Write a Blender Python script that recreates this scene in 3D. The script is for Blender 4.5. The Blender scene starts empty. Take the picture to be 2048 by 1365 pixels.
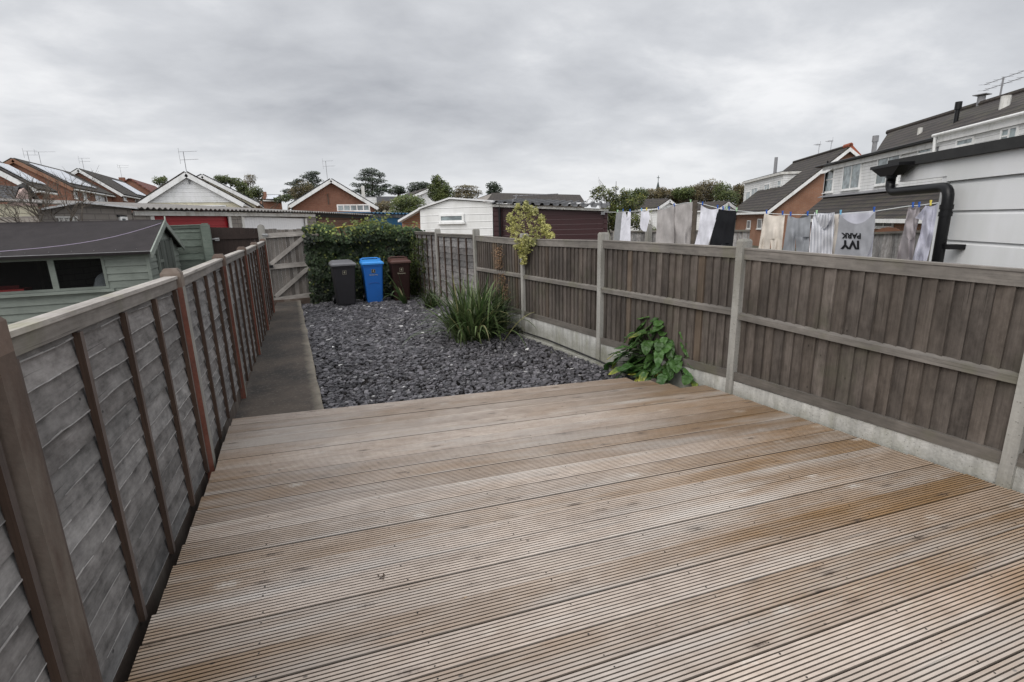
import bpy, math, random
from mathutils import Vector, Matrix, noise as mn
random.seed(7)
R_ = random.uniform
scene = bpy.context.scene
COL = scene.collection
# ------------------------------------------------------------------ camera
F, CX, CY = 1005.0, 1024.0, 682.5
HC = 1.6
zen = (1130, 4900); vpx = 572
_d = Vector((zen[0]-CX, zen[1]-CY, F)).normalized(); _u = -_d
_a = vpx-CX; _yy = -(_a*_d[0]+F*_d[2])/_d[1]
_fy = Vector((_a, _yy, F)).normalized(); _fx = _fy.cross(_u)
RT = Vector((_fx[0], _fy[0], _u[0])); DN = Vector((_fx[1], _fy[1], _u[1])); FW = Vector((_fx[2], _fy[2], _u[2]))
CAM = Vector((0, 0, HC))
cd = bpy.data.cameras.new('camera'); cam = bpy.data.objects.new('camera', cd); COL.objects.link(cam)
cam.matrix_world = Matrix(((RT[0], -DN[0], -FW[0], 0), (RT[1], -DN[1], -FW[1], 0), (RT[2], -DN[2], -FW[2], HC), (0, 0, 0, 1)))
cd.sensor_width = 36; cd.lens = 36*F/2048; cd.clip_end = 3000; cd.clip_start = 0.02
scene.camera = cam
scene.render.resolution_x = 1024; scene.render.resolution_y = 682

# measured sight lines of the survey photograph -> world points on real surfaces
def ray(px, py): return RT*((px-CX)/F)+DN*((py-CY)/F)+FW
def at(px, py, D): return CAM+ray(px, py)*D                # D = distance along the view axis
def gz(px, py, z):
    v = ray(px, py); return CAM+v*((z-HC)/v.z)
def gy(px, py, y):
    v = ray(px, py); return CAM+v*(y/v.y)
def gx(px, py, x):
    v = ray(px, py); return CAM+v*(x/v.x)
def plane(A, B):                                            # vertical plane through two points
    d = Vector((B.x-A.x, B.y-A.y, 0)).normalized(); n = Vector((d.y, -d.x, 0))
    def f(px, py, off=0.0):
        v = ray(px, py); t = (n.dot(A-CAM)+off)/n.dot(v); return CAM+v*t
    f.n = n; f.d = d; return f
def hplane(px0, D0, px1, D1):
    return plane(at(px0, 430, D0), at(px1, 430, D1))
Z = Vector((0, 0, 1))
def V(*a): return Vector(a)

# ------------------------------------------------------------------ mesh builder
class MB:
    def __init__(s): s.v = []; s.f = []; s.mi = []; s.t = []; s.uv = []
    def add(s, vs, fs, mi=0, tint=(1, 0, .5), uv=None):
        b = len(s.v); s.v += [tuple(p) for p in vs]
        for k, f in enumerate(fs):
            s.f.append([b+i for i in f]); s.mi.append(mi); s.t.append(tint)
            if uv is None: s.uv.append(None)
            else: s.uv.append([uv[i] for i in f] if not isinstance(uv[0], list) else uv[k])
    def hexa(s, p, mi=0, tint=(1, 0, .5), uvs=None):
        # p: 4 bottom, 4 top points
        s.add(p, [(0, 3, 2, 1), (4, 5, 6, 7), (0, 1, 5, 4), (1, 2, 6, 5), (2, 3, 7, 6), (3, 0, 4, 7)], mi, tint, uvs)
    def box(s, o, L, W, T, mi=0, tint=None, grain=True):
        # corner o, edge vectors; grain runs along L
        if tint is None: tint = (1, 0, R_(0, 1))
        o = Vector(o)
        p = [o, o+L, o+L+W, o+W, o+T, o+L+T, o+L+W+T, o+W+T]
        if grain:
            l, w, t = L.length, W.length, T.length; a, b = R_(0, 50), R_(0, 50)
            u = [(a, b), (a+l, b), (a+l, b+w), (a, b+w), (a, b+t+w), (a+l, b+t+w), (a+l, b+w+w+t), (a, b+w+w+t)]
            s.hexa(p, mi, tint, u)
        else: s.hexa(p, mi, tint)
    def beam(s, a, b, h, t, n, mi=0, tint=None, zoff=0.0):
        # bar whose TOP edge runs a->b, height h downward, thickness t along n
        a = Vector(a)+Z*zoff; b = Vector(b)+Z*zoff; n = Vector(n)
        s.box(a-Z*h, b-a, Z*h, n*t, mi, tint)
    def bar(s, a, b, w, t, n, mi=0, tint=None):
        # bar centred on a->b in the plane with normal n
        a = Vector(a); b = Vector(b); d = (b-a).normalized(); sd = d.cross(n).normalized()
        s.box(a-sd*w/2-n*t/2, b-a, sd*w, n*t, mi, tint)
    def cbox(s, c, sx, sy, sz, mi=0, tint=None, rot=0):
        X = V(math.cos(rot), math.sin(rot), 0); Y = V(-math.sin(rot), math.cos(rot), 0)
        s.box(Vector(c)-X*sx/2-Y*sy/2, X*sx, Y*sy, Z*sz, mi, tint, False)
    def tube(s, pts, rad, n=8, mi=0, tint=(1, 0, .5), cap=True):
        pts = [Vector(p) for p in pts]; m = len(pts)
        if not isinstance(rad, (list, tuple)): rad = [rad]*m
        vs = []; up = None
        for i, p in enumerate(pts):
            d = (pts[min(i+1, m-1)]-pts[max(i-1, 0)]).normalized()
            if up is None: up = d.orthogonal().normalized()
            up = (up-d*up.dot(d)).normalized(); sd = d.cross(up)
            for k in range(n):
                a = 2*math.pi*k/n; vs.append(p+(up*math.cos(a)+sd*math.sin(a))*rad[i])
        fs = [(i*n+k, i*n+(k+1) % n, (i+1)*n+(k+1) % n, (i+1)*n+k) for i in range(m-1) for k in range(n)]
        if cap: fs += [tuple(range(n))[::-1], tuple((m-1)*n+k for k in range(n))]
        s.add(vs, fs, mi, tint)
    def poly(s, pts, mi=0, tint=(1, 0, .5), uv=None): s.add(pts, [tuple(range(len(pts)))], mi, tint, uv)
    def ext(s, pts, vec, mi=0, tint=(1, 0, .5)):
        n = len(pts); vec = Vector(vec)
        s.add([Vector(p) for p in pts]+[Vector(p)+vec for p in pts],
              [tuple(range(n))[::-1], tuple(range(n, 2*n))]+[(i, (i+1) % n, n+(i+1) % n, n+i) for i in range(n)], mi, tint)
    def leaf(s, p, d, n, l, w, tint, mi=0):
        sd = d.cross(n)
        if sd.length < 1e-4: sd = d.orthogonal()
        sd.normalize()
        s.add([p, p+d*l*.45+sd*w*.5, p+d*l, p+d*l*.45-sd*w*.5], [(0, 1, 2, 3)], mi, tint, [(0, .5), (.5, 1), (1, .5), (.5, 0)])
    def mesh(s, name, mats, smooth=False):
        me = bpy.data.meshes.new(name); me.from_pydata(s.v, [], s.f)
        for m in mats: me.materials.append(m)
        me.polygons.foreach_set('material_index', s.mi)
        if smooth: me.polygons.foreach_set('use_smooth', [True]*len(s.f))
        me.uv_layers.new(name='UVMap'); me.color_attributes.new('tint', 'FLOAT_COLOR', 'CORNER')
        uvs = []; cs = []
        for k, po in enumerate(me.polygons):
            t = s.t[k]; c = (t[0], t[1], t[2], 1.0)
            if s.uv[k] is None:
                n = po.normal
                if abs(n.z) > .93: ud = V(1, 0, 0); vd = V(0, 1, 0)
                else:
                    ud = Z.cross(n).normalized(); vd = n.cross(ud)
                for i in s.f[k]:
                    q = Vector(s.v[i]); uvs += [q.dot(ud), q.dot(vd)]; cs += c
            else:
                for q in s.uv[k]: uvs += [q[0], q[1]]; cs += c
        me.uv_layers['UVMap'].data.foreach_set('uv', uvs); me.color_attributes['tint'].data.foreach_set('color', cs)
        me.update(); return me
WL = {}                                                     # world location of each object
def link(o, parent=None, wl=None):
    COL.objects.link(o)
    if parent is not None: o.parent = parent
    WL[o.name] = wl
def tag(o, label=None, cat=None, group=None, kind=None):
    if label: o['label'] = label
    if cat: o['category'] = cat
    if group: o['group'] = group
    if kind: o['kind'] = kind
    return o
def thing(name, loc, label, cat, group=None):
    o = bpy.data.objects.new(name, None); o.location = loc; o.empty_display_size = .2
    link(o, None, Vector(loc)); return tag(o, label, cat, group)
def part(name, mb, mat, parent, smooth=False, label=None, kind=None):
    mats = mat if isinstance(mat, (list, tuple)) else [mat]
    me = mb.mesh(name, mats, smooth) if isinstance(mb, MB) else mb
    w = WL[parent.name]; me.transform(Matrix.Translation(-w))
    o = bpy.data.objects.new(name, me); link(o, parent, w)
    if label: o['label'] = label
    if kind: o['kind'] = kind
    return o
def solo(name, mb, mat, label=None, cat=None, group=None, kind=None, smooth=False):
    mats = mat if isinstance(mat, (list, tuple)) else [mat]
    me = mb.mesh(name, mats, smooth)
    xs = [v.co for v in me.vertices]
    lo = [min(c[i] for c in xs) for i in range(3)]; hi = [max(c[i] for c in xs) for i in range(3)]
    w = V((lo[0]+hi[0])/2, (lo[1]+hi[1])/2, lo[2])
    me.transform(Matrix.Translation(-w)); o = bpy.data.objects.new(name, me); o.location = w
    link(o, None, w); return tag(o, label, cat, group, kind)

# ------------------------------------------------------------------ materials
class G:
    def __init__(s, name):
        s.m = bpy.data.materials.new(name); s.m.use_nodes = True; s.t = s.m.node_tree
        s.b = s.t.nodes['Principled BSDF']; s.o = s.t.nodes['Material Output']
    def n(s, typ, ins=None, **pr):
        nd = s.t.nodes.new('ShaderNode'+typ)
        for k, v in pr.items(): setattr(nd, k, v)
        for k, v in (ins or {}).items():
            sk = nd.inputs[k]
            if isinstance(v, bpy.types.NodeSocket): s.t.links.new(v, sk)
            else: sk.default_value = v
        return nd
    def set(s, k, v):
        if isinstance(v, bpy.types.NodeSocket): s.t.links.new(v, s.b.inputs[k])
        else: s.b.inputs[k].default_value = v
    def mix(s, f, a, b, bt='MIX'):
        nd = s.t.nodes.new('ShaderNodeMix'); nd.data_type = 'RGBA'; nd.blend_type = bt
        for k, v in ((0, f), (6, a), (7, b)):
            if isinstance(v, bpy.types.NodeSocket): s.t.links.new(v, nd.inputs[k])
            else: nd.inputs[k].default_value = (v if k == 0 else (tuple(v)+(1,))[:4])
        return nd.outputs[2]
    def math(s, op, a, b=0.0, clamp=False):
        nd = s.t.nodes.new('ShaderNodeMath'); nd.operation = op; nd.use_clamp = clamp
        for k, v in ((0, a), (1, b)):
            if isinstance(v, bpy.types.NodeSocket): s.t.links.new(v, nd.inputs[k])
            else: nd.inputs[k].default_value = v
        return nd.outputs[0]
    def ramp(s, f, st):
        nd = s.t.nodes.new('ShaderNodeValToRGB'); s.t.links.new(f, nd.inputs[0]); e = nd.color_ramp.elements
        while len(e) < len(st): e.new(.5)
        for q, (p, c) in zip(e, st):
            q.position = p; q.color = (c, c, c, 1) if isinstance(c, (int, float)) else (tuple(c)+(1,))[:4]
        return nd.outputs[0]
    def vec(s, scale, src='UV'):
        tc = s.n('TexCoord'); mp = s.n('Mapping', {0: tc.outputs[src], 'Scale': scale}); return mp.outputs[0]
    def geo(s, scale=(1, 1, 1)):
        g = s.n('NewGeometry'); mp = s.n('Mapping', {0: g.outputs['Position'], 'Scale': scale}); return mp.outputs[0]
    def noise(s, vec, sc, det=3, rough=.55, dist=0):
        nd = s.n('TexNoise', {'Vector': vec, 'Scale': sc, 'Detail': det, 'Roughness': rough, 'Distortion': dist}); return nd.outputs[0]
    def tint(s):
        a = s.n('Attribute', attribute_name='tint'); sp = s.n('SeparateColor', {0: a.outputs['Color']}); return sp.outputs
    def bump(s, h, st=.3, dist=.01):
        b = s.n('Bump', {'Height': h, 'Strength': st, 'Distance': dist}); s.t.links.new(b.outputs[0], s.b.inputs['Normal'])

def wood(name, dark, light, warm, knots=1.0, green=None, rough=.75, gs=1.0, dirt=.5, bump=.35, stain=False, streak=.42, specks=.7):
    g = G(name); t = g.tint()
    v1 = g.vec((2.2*gs, 55*gs, 1)); v2 = g.vec((1.2, 7, 1)); wp = g.geo()
    gr = g.noise(v1, 1.0, 5, .7, .12); bl = g.noise(v2, 1.0, 4, .6)
    mo = g.noise(g.vec((9, 16, 1)), 1.0, 4, .7)
    f = g.math('ADD', g.math('MULTIPLY', gr, streak), g.math('ADD', g.math('MULTIPLY', bl, .45), g.math('MULTIPLY', mo, .85-streak)))
    c = g.mix(g.ramp(f, [(.42, 0), (.85, 1)]), dark, light)
    wf = t[1]
    if stain:
        sxx = g.n('SeparateXYZ', {0: wp}); dx = g.n('MapRange', {0: sxx.outputs[0], 1: 1.5, 2: 3.7, 3: 0.0, 4: .75}); dl0 = g.n('MapRange', {0: sxx.outputs[0], 1: -.75, 2: .1, 3: .42, 4: 0.0})
        nn = g.n('MapRange', {0: g.noise(g.geo((.5, 1.5, 1)), 1.3, 5, .65), 1: .38, 2: .68, 3: -.24, 4: .38})
        ed = g.math('ADD', dx.outputs[0], dl0.outputs[0]); wf = g.math('ADD', g.math('ADD', t[1], ed), nn.outputs[0], True)
        c = g.mix(g.math('MULTIPLY', ed, .45), c, dark)
    c = g.mix(wf, c, g.mix(g.ramp(gr, [(.3, 0), (.8, 1)]), [x*.55 for x in warm], warm))
    # fine dark cracks along the grain
    cr = g.noise(g.vec((1.6, 90*gs, 1)), 1.0, 2, .5)
    c = g.mix(g.ramp(cr, [(.26, .7), (.34, 0)]), c, [x*.35 for x in dark])
    if specks:
        sp_ = g.n('TexVoronoi', {'Vector': g.vec((5, 9, 1)), 'Scale': 1.0, 'Randomness': 1.0})
        c = g.mix(g.ramp(sp_.outputs['Distance'], [(.035, specks), (.06, 0)]), c, [x*.2 for x in dark])
        sm = g.noise(g.vec((3.0, 22, 1)), 1.0, 3, .6); c = g.mix(g.ramp(sm, [(.64, 0), (.8, .45)]), c, [min(.8, x*1.5) for x in light])
    if stain:
        sv = g.noise(g.vec((.55, 4.5, 1)), 1.0, 4, .6); c = g.mix(g.ramp(sv, [(.48, 0), (.66, .6)]), c, (.56, .525, .485))
        k2 = g.n('TexVoronoi', {'Vector': g.vec((2.3, 9.0, 1)), 'Scale': 1.0, 'Randomness': 1.0})
        kc = g.math('ADD', k2.outputs['Distance'], g.math('MULTIPLY', g.noise(g.vec((70, 25, 1)), 1.0, 3, .7), .22))
        c = g.mix(g.ramp(kc, [(.145, .8), (.20, .3), (.27, 0)]), c, (.06, .04, .03))
        k3 = g.n('TexVoronoi', {'Vector': g.vec((3.1, 6.0, 1)), 'Scale': .6, 'Randomness': 1.0})
        kc = g.math('ADD', k3.outputs['Distance'], g.math('MULTIPLY', g.noise(g.vec((60, 30, 1)), 1.0, 3, .7), .25))
        c = g.mix(g.ramp(kc, [(.15, .55), (.21, .2), (.27, 0)]), c, (.72, .68, .62))
    if knots:
        vo = g.n('TexVoronoi', {'Vector': g.vec((1.9, 4.0, 1)), 'Scale': 1.0, 'Randomness': 1.0})
        wob = g.math('ADD', vo.outputs['Distance'], g.math('MULTIPLY', g.noise(g.vec((30, 40, 1)), 1.0, 2), .10))
        c = g.mix(g.ramp(wob, [(.075, .9*knots), (.11, .35*knots), (.19, .12*knots), (.24, 0)]), c, [x*.3 for x in dark])
    dn = g.noise(wp, 1.7, 4, .6); c = g.mix(g.ramp(dn, [(.35, dirt*.8), (.62, 0)]), c, [x*.45 for x in dark])
    if green:
        c = g.mix(g.ramp(g.noise(wp, 3.1, 3), [(.55, 0), (.75, .5)]), c, green)
    c = g.mix(1.0, c, g.n('CombineColor', {0: t[0], 1: t[0], 2: t[0]}).outputs[0], 'MULTIPLY')
    g.set('Base Color', c); g.set('Roughness', rough); g.set('Specular IOR Level', .55 if stain else .3)
    g.bump(f, bump, .004); return g.m
def plain(name, col, rough=.7, var=.25, sc=4.0, metal=0, spec=.4, bump=0, dirt=None, dsc=2.0, fine=60, foot=False):
    g = G(name); t = g.tint(); wp = g.geo()
    a = g.noise(wp, sc, 4, .6); b = g.noise(wp, fine, 2, .5)
    f = g.math('ADD', g.math('MULTIPLY', a, .7), g.math('MULTIPLY', b, .3))
    c = g.mix(g.ramp(f, [(.3, 0), (.7, 1)]), [x*(1-var) for x in col], [min(1, x*(1+var)) for x in col])
    if dirt: c = g.mix(g.ramp(g.noise(g.geo((1, 1, .35)), dsc, 4, .65), [(.48, 0), (.72, .7)]), c, dirt)
    if foot:   # rain streaks, pits and a mossy foot
        st_ = g.noise(g.geo((14, 14, 1.1)), 1.0, 4, .65); c = g.mix(g.ramp(st_, [(.46, 0), (.68, .55)]), c, [x*.45 for x in col])
        pt_ = g.n('TexVoronoi', {'Vector': wp, 'Scale': 38.0}); c = g.mix(g.ramp(pt_.outputs['Distance'], [(.10, .65), (.19, 0)]), c, [x*.3 for x in col])
        zz_ = g.n('SeparateXYZ', {0: wp}); mz = g.math('ADD', zz_.outputs[2], g.math('MULTIPLY', g.noise(wp, 9, 3), .12)); c = g.mix(g.ramp(g.n('MapRange', {0: mz, 1: .03, 2: .15, 3: 0.0, 4: 1.0}).outputs[0], [(0, .4), (1, 0)]), c, (.10, .10, .055))
    c = g.mix(1.0, c, g.n('CombineColor', {0: t[0], 1: t[0], 2: t[0]}).outputs[0], 'MULTIPLY')
    g.set('Base Color', c); g.set('Roughness', rough); g.set('Metallic', metal); g.set('Specular IOR Level', spec)
    if bump: g.bump(b, bump, .004)
    return g.m
def brick(name, c1, c2, mort, w=.225, h=.075, ms=.012, bump=.4):
    g = G(name); uv = g.vec((1, 1, 1))
    bt = g.n('TexBrick', {'Vector': uv, 'Color1': tuple(c1)+(1,), 'Color2': tuple(c2)+(1,), 'Mortar': tuple(mort)+(1,), 'Scale': 1.0, 'Mortar Size': ms,
                          'Brick Width': w, 'Row Height': h, 'Bias': 0.0, 'Mortar Smooth': .2})
    wp = g.geo(); c = g.mix(g.ramp(g.noise(wp, 1.1, 5, .65), [(.35, .45), (.65, 0)]), bt.outputs[0], [x*.5 for x in c1])
    c = g.mix(g.ramp(g.noise(wp, 14, 3), [(.3, .3), (.6, 0)]), c, [x*.6 for x in c2])
    g.set('Base Color', c); g.set('Roughness', .85); g.bump(g.math('SUBTRACT', 1.0, bt.outputs[1]), bump, .01); return g.m
def tiles(name, c1, c2, w=.3, h=.32, moss=(.07, .07, .03), mossamt=.5):
    g = G(name); uv = g.vec((1, 1, 1))
    bt = g.n('TexBrick', {'Vector': uv, 'Color1': tuple(c1)+(1,), 'Color2': tuple(c2)+(1,), 'Mortar': tuple(x*.25 for x in c1)+(1,), 'Scale': 1.0,
                          'Mortar Size': .018, 'Brick Width': w, 'Row Height': h, 'Bias': 0.0})
    wp = g.geo(); c = g.mix(g.ramp(g.noise(wp, .9, 5, .7), [(.5, 0), (.7, mossamt)]), bt.outputs[0], moss)
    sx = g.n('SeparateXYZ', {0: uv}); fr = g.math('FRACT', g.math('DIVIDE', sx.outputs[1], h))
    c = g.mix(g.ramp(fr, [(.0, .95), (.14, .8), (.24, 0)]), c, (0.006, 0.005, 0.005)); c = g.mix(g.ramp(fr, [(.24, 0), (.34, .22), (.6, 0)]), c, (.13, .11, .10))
    g.set('Base Color', c); g.set('Roughness', .8); g.bump(g.math('ADD', fr, bt.outputs[1]), .6, .03); return g.m
def clad(name, col, h=.15, gap=.06, dirt=(.35, .36, .3), rough=.5, dk=.35):
    # horizontal shiplap boards, one course every h metres (UV v runs up the wall)
    g = G(name); uv = g.vec((1, 1, 1)); sx = g.n('SeparateXYZ', {0: uv}); fr = g.math('FRACT', g.math('DIVIDE', sx.outputs[1], h))
    wp = g.geo(); c = g.mix(g.ramp(g.noise(g.geo((1, 1, .3)), 2.4, 4, .65), [(.42, 0), (.75, .45)]), col, dirt)
    c = g.mix(g.ramp(fr, [(0, 1-dk*.3), (gap, 1-dk*.3), (gap+.04, 0)]), c, [x*dk for x in col])
    g.set('Base Color', c); g.set('Roughness', rough); g.bump(g.ramp(fr, [(0, 0), (gap, 0), (gap+.1, 1), (1, .8)]), .6, .015); return g.m
def leafm(name, dark, light, yellow=(.35, .30, .05), rough=.5, trans=.25):
    g = G(name); t = g.tint(); wp = g.geo()
    c = g.mix(g.ramp(g.noise(wp, 1.6, 3), [(.35, 0), (.65, 1)]), dark, light)
    c = g.mix(g.math('MULTIPLY', t[1], 1.0), c, yellow)
    c = g.mix(1.0, c, g.n('CombineColor', {0: t[0], 1: t[0], 2: t[0]}).outputs[0], 'MULTIPLY')
    g.set('Base Color', c); g.set('Roughness', rough); g.set('Specular IOR Level', .35)
    tr = g.n('BsdfTranslucent', {'Color': c}); mx = g.n('MixShader', {0: trans, 1: g.b.outputs[0], 2: tr.outputs[0]})
    g.t.links.new(mx.outputs[0], g.o.inputs[0]); return g.m
def glass(name, col=(.03, .035, .04), rough=.08, spec=.8):
    g = G(name); wp = g.geo(); c = g.mix(g.ramp(g.noise(wp, 2.5, 2), [(.4, 0), (.6, 1)]), col, [x*2.2 for x in col])
    g.set('Base Color', c); g.set('Roughness', rough); g.set('Specular IOR Level', spec); return g.m

M = {}
M['deck'] = wood('ridged decking timber', (.32, .258, .212), (.60, .51, .435), (.37, .225, .11), knots=.8, rough=.42, gs=.8, dirt=.2, bump=.15, stain=True, streak=.25, specks=.85)
M['lap'] = wood('weathered grey lap boards', (.046, .044, .044), (.37, .36, .352), (.17, .10, .07), knots=.95, rough=.85, dirt=.45, bump=.6, streak=.2)
M['screw'] = plain('dark screw head', (.02, .018, .016), .6, .1)
M['cap'] = wood('pale weathered capping rail', (.16, .145, .13), (.46, .43, .40), (.30, .2, .12), knots=.6, rough=.85, dirt=.3, green=(.2, .2, .1))
M['batten'] = wood('brown fence batten', (.055, .044, .040), (.15, .122, .11), (.19, .11, .07), knots=.3, rough=.85)
M['feather'] = wood('brown grey feather edge boards', (.030, .025, .022), (.195, .168, .148), (.24, .165, .10), knots=.95, rough=.85, dirt=.5, green=(.09, .09, .06), streak=.4)
M['rail'] = wood('grey fence rail', (.10, .092, .083), (.27, .245, .22), (.22, .16, .1), knots=.8, rough=.85, green=(.16, .16, .09))
M['gatewood'] = wood('old grey gate timber', (.15, .138, .125), (.40, .37, .34), (.2, .13, .09), knots=.7, rough=.9)
M['conc'] = plain('concrete post', (.31, .30, .275), .9, .18, 3, bump=.5, dirt=(.16, .15, .11), dsc=3, fine=45, foot=True)
M['concbrown'] = plain('brown stained concrete', (.095, .068, .054), .9, .3, 3.5, bump=.5, dirt=(.3, .27, .23), dsc=2.5, fine=45)
M['red'] = plain('red brown stained post face', (.15, .052, .034), .85, .35, 5, bump=.3, dirt=(.1, .07, .06), dsc=4)
M['gravelboard'] = plain('pale gravel board', (.47, .465, .44), .9, .25, 6, bump=.9, dirt=(.20, .20, .14), dsc=5, fine=55, foot=True)
def conc_path():
    g = G('stained concrete path'); wp = g.geo()
    a = g.noise(wp, 1.3, 5, .65); b = g.noise(wp, 40, 3)
    c = g.mix(g.ramp(a, [(.38, 0), (.62, 1)]), (.030, .026, .023), (.078, .062, .049))
    c = g.mix(g.ramp(b, [(.55, 0), (.75, .5)]), c, (.20, .18, .15))
    sx = g.n('SeparateXYZ', {0: wp}); ed = g.math('ADD', sx.outputs[0], g.math('MULTIPLY', g.noise(wp, 6, 3), .16))
    c = g.mix(g.ramp(ed, [(.10, 0), (.22, .8)]), c, (.27, .24, .19))
    g.set('Base Color', c); g.set('Roughness', .85); g.bump(b, .4, .004); return g.m
M['path'] = conc_path()
def slatem():
    g = G('slate chippings'); t = g.tint(); wp = g.geo()
    c = g.mix(g.ramp(t[2], [(.0, 0), (1, 1)]), (.052, .051, .057), (.120, .112, .120))
    c = g.mix(g.ramp(g.noise(wp, 60, 2), [(.4, 0), (.8, .5)]), c, (.17, .165, .18))
    c = g.mix(t[1], c, (.48, .47, .46))
    c = g.mix(1.0, c, g.n('CombineColor', {0: t[0], 1: t[0], 2: t[0]}).outputs[0], 'MULTIPLY')
    g.set('Base Color', c); g.set('Roughness', .62); g.bump(g.noise(wp, 120, 2), .3, .003); return g.m
M['slate'] = slatem()
M['soil'] = plain('dark soil', (.035, .03, .028), .95, .4, 10, bump=.8)
M['land'] = plain('rough ground', (.09, .085, .06), .95, .4, .6, bump=.3)
M['white'] = plain('white painted upvc', (.78, .78, .77), .45, .04, 2, dirt=(.5, .5, .47), dsc=3)
M['whitedirty'] = plain('old white paint', (.62, .61, .58), .6, .08, 3, dirt=(.3, .28, .24), dsc=5)
M['black'] = plain('black plastic', (.006, .006, .007), .38, .2, 5, spec=.28)
M['blackfelt'] = plain('black roofing felt', (.03, .03, .03), .85, .3, 8)
M['felt'] = plain('dark brown shed felt', (.026, .022, .023), .95, .3, 5, bump=.6, fine=180)
M['shedgreen'] = wood('sage green shed boards', (.145, .163, .142), (.25, .275, .245), (.12, .13, .11), knots=.15, rough=.8, dirt=.4, bump=.25)
M['greenlap'] = wood('grey green fence boards', (.10, .13, .105), (.22, .25, .215), (.15, .15, .12), knots=.4, rough=.85)
M['brown'] = wood('dark brown painted gate', (.028, .018, .014), (.045, .030, .026), (.06, .03, .02), knots=0, rough=.7)
M['brickred'] = brick('red brick', (.24, .085, .045), (.30, .12, .07), (.2, .16, .13))
M['brickorange'] = brick('orange brick', (.30, .13, .07), (.34, .16, .09), (.26, .2, .16))
M['block'] = brick('grey block wall', (.25, .225, .20), (.31, .28, .25), (.16, .14, .13), .30, .115, .010)
M['tile'] = tiles('brown roof tiles', (.026, .020, .017), (.046, .035, .029))
M['tilegrey'] = tiles('grey slate roof tiles', (.05, .052, .058), (.075, .077, .085), .25, .2, mossamt=.25)
M['tilered'] = tiles('red roof tiles', (.17, .05, .035), (.2, .07, .05), mossamt=.2)
M['cladw'] = clad('white wall cladding', (.76, .76, .76), .15, .08)
M['cladfar'] = clad('white gable boards', (.78, .78, .78), .2, .06, dk=.6)
M['cladbig'] = clad('wide white shiplap cladding', (.82, .82, .82), .255, .05, dirt=(.66, .67, .64), dk=.3)
M['reddoor'] = clad('red garage door', (.30, .012, .018), .12, .06, dirt=(.2, .01, .015), dk=.6)
M['maroon'] = clad('maroon garage door', (.030, .0045, .006), .16, .05, dirt=(.02, .006, .006), dk=.5)
M['browndoor'] = clad('brown timber garage door', (.13, .055, .028), .14, .08, dirt=(.07, .035, .02), dk=.3)
M['corr'] = plain('old corrugated sheet', (.20, .19, .18), .8, .3, 4, dirt=(.08, .075, .07), dsc=3)
M['corrdk'] = plain('dark corrugated sheet', (.05, .05, .052), .7, .3, 4, dirt=(.2, .2, .2), dsc=5)
M['corrwhite'] = plain('white roof sheet', (.66, .66, .66), .6, .1, 3, dirt=(.4, .4, .38), dsc=3)
M['blueroof'] = plain('blue painted sheet', (.012, .075, .15), .6, .2, 3, dirt=(.03, .08, .13))
M['solar'] = plain('solar panel glass', (.62, .65, .70), .18, .06, 3, spec=.9)
M['glass'] = glass('dark window glass')
M['curtain'] = glass('curtained window glass', (.13, .155, .16), .12)
def clearglass():
    g = G('shed window glass'); g.set('Base Color', (.01, .01, .012, 1)); g.set('Roughness', .06); g.set('Specular IOR Level', .5)
    tr = g.n('BsdfTransparent', {'Color': (.75, .77, .77, 1)}); mx = g.n('MixShader', {0: .78, 1: g.b.outputs[0], 2: tr.outputs[0]}); g.t.links.new(mx.outputs[0], g.o.inputs[0]); return g.m
M['shedglass'] = clearglass()
M['panereflect'] = plain('pale grey pane reflection', (.75, .75, .78), .8, .15, 4)  # pale tone imitating a reflection in the shed window
M['redbox'] = plain('dull red plastic', (.22, .02, .02), .5, .1)
M['metal'] = plain('galvanised metal', (.35, .35, .35), .45, .2, 10, metal=.8)
M['greymetal'] = plain('dull grey aerial metal', (.22, .22, .23), .6, .2, 10)
M['ridge_red'] = plain('terracotta ridge tile', (.30, .09, .05), .8, .2, 4)
M['ivy'] = leafm('ivy leaves', (.010, .020, .008), (.034, .058, .018), (.22, .24, .06))
M['strap'] = leafm('strap leaves', (.020, .046, .014), (.068, .118, .038), (.27, .26, .12))
M['broad'] = leafm('broad glossy leaves', (.026, .07, .02), (.075, .155, .04), (.42, .36, .05), rough=.35)
M['variegated'] = leafm('variegated yellow leaves', (.16, .18, .04), (.42, .40, .09), (.75, .70, .32))
M['dry'] = leafm('dry brown leaves', (.12, .07, .04), (.26, .15, .09), (.3, .2, .1), trans=.1)
M['pine'] = leafm('pine needles', (.016, .028, .016), (.05, .07, .036), (.06, .06, .03), trans=.1)
M['bush'] = leafm('bush leaves', (.035, .055, .016), (.10, .125, .035), (.16, .15, .04), trans=.2)
M['autumn'] = leafm('autumn woodland leaves', (.065, .055, .028), (.15, .115, .05), (.12, .13, .04), trans=.2)
M['fruit'] = leafm('apple tree leaves', (.03, .045, .012), (.10, .12, .03), (.32, .28, .06), trans=.25)
M['bark'] = plain('grey bark', (.085, .07, .055), .95, .35, 8, bump=.6)
M['rope'] = plain('washing line cord', (.6, .62, .62), .6, .05)
M['lilac'] = plain('lilac cord', (.45, .38, .5), .6, .05)
M['pegblue'] = plain('blue plastic peg', (.02, .10, .42), .4, .05)
M['pegcyan'] = plain('pale blue plastic peg', (.18, .45, .65), .4, .05)
M['pegyellow'] = plain('yellow plastic peg', (.70, .58, .10), .4, .05)
M['peggreen'] = plain('pale green plastic peg', (.40, .62, .38), .4, .05)
M['hose'] = plain('black hose', (.02, .02, .02), .5, .1)
M['yellow'] = plain('yellow pipe', (.38, .32, .05), .5, .15)
M['gold'] = plain('pale sticker print', (.34, .32, .24), .5, .05)
M['sticker'] = plain('black sticker', (.012, .012, .012), .5, .05)
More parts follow.
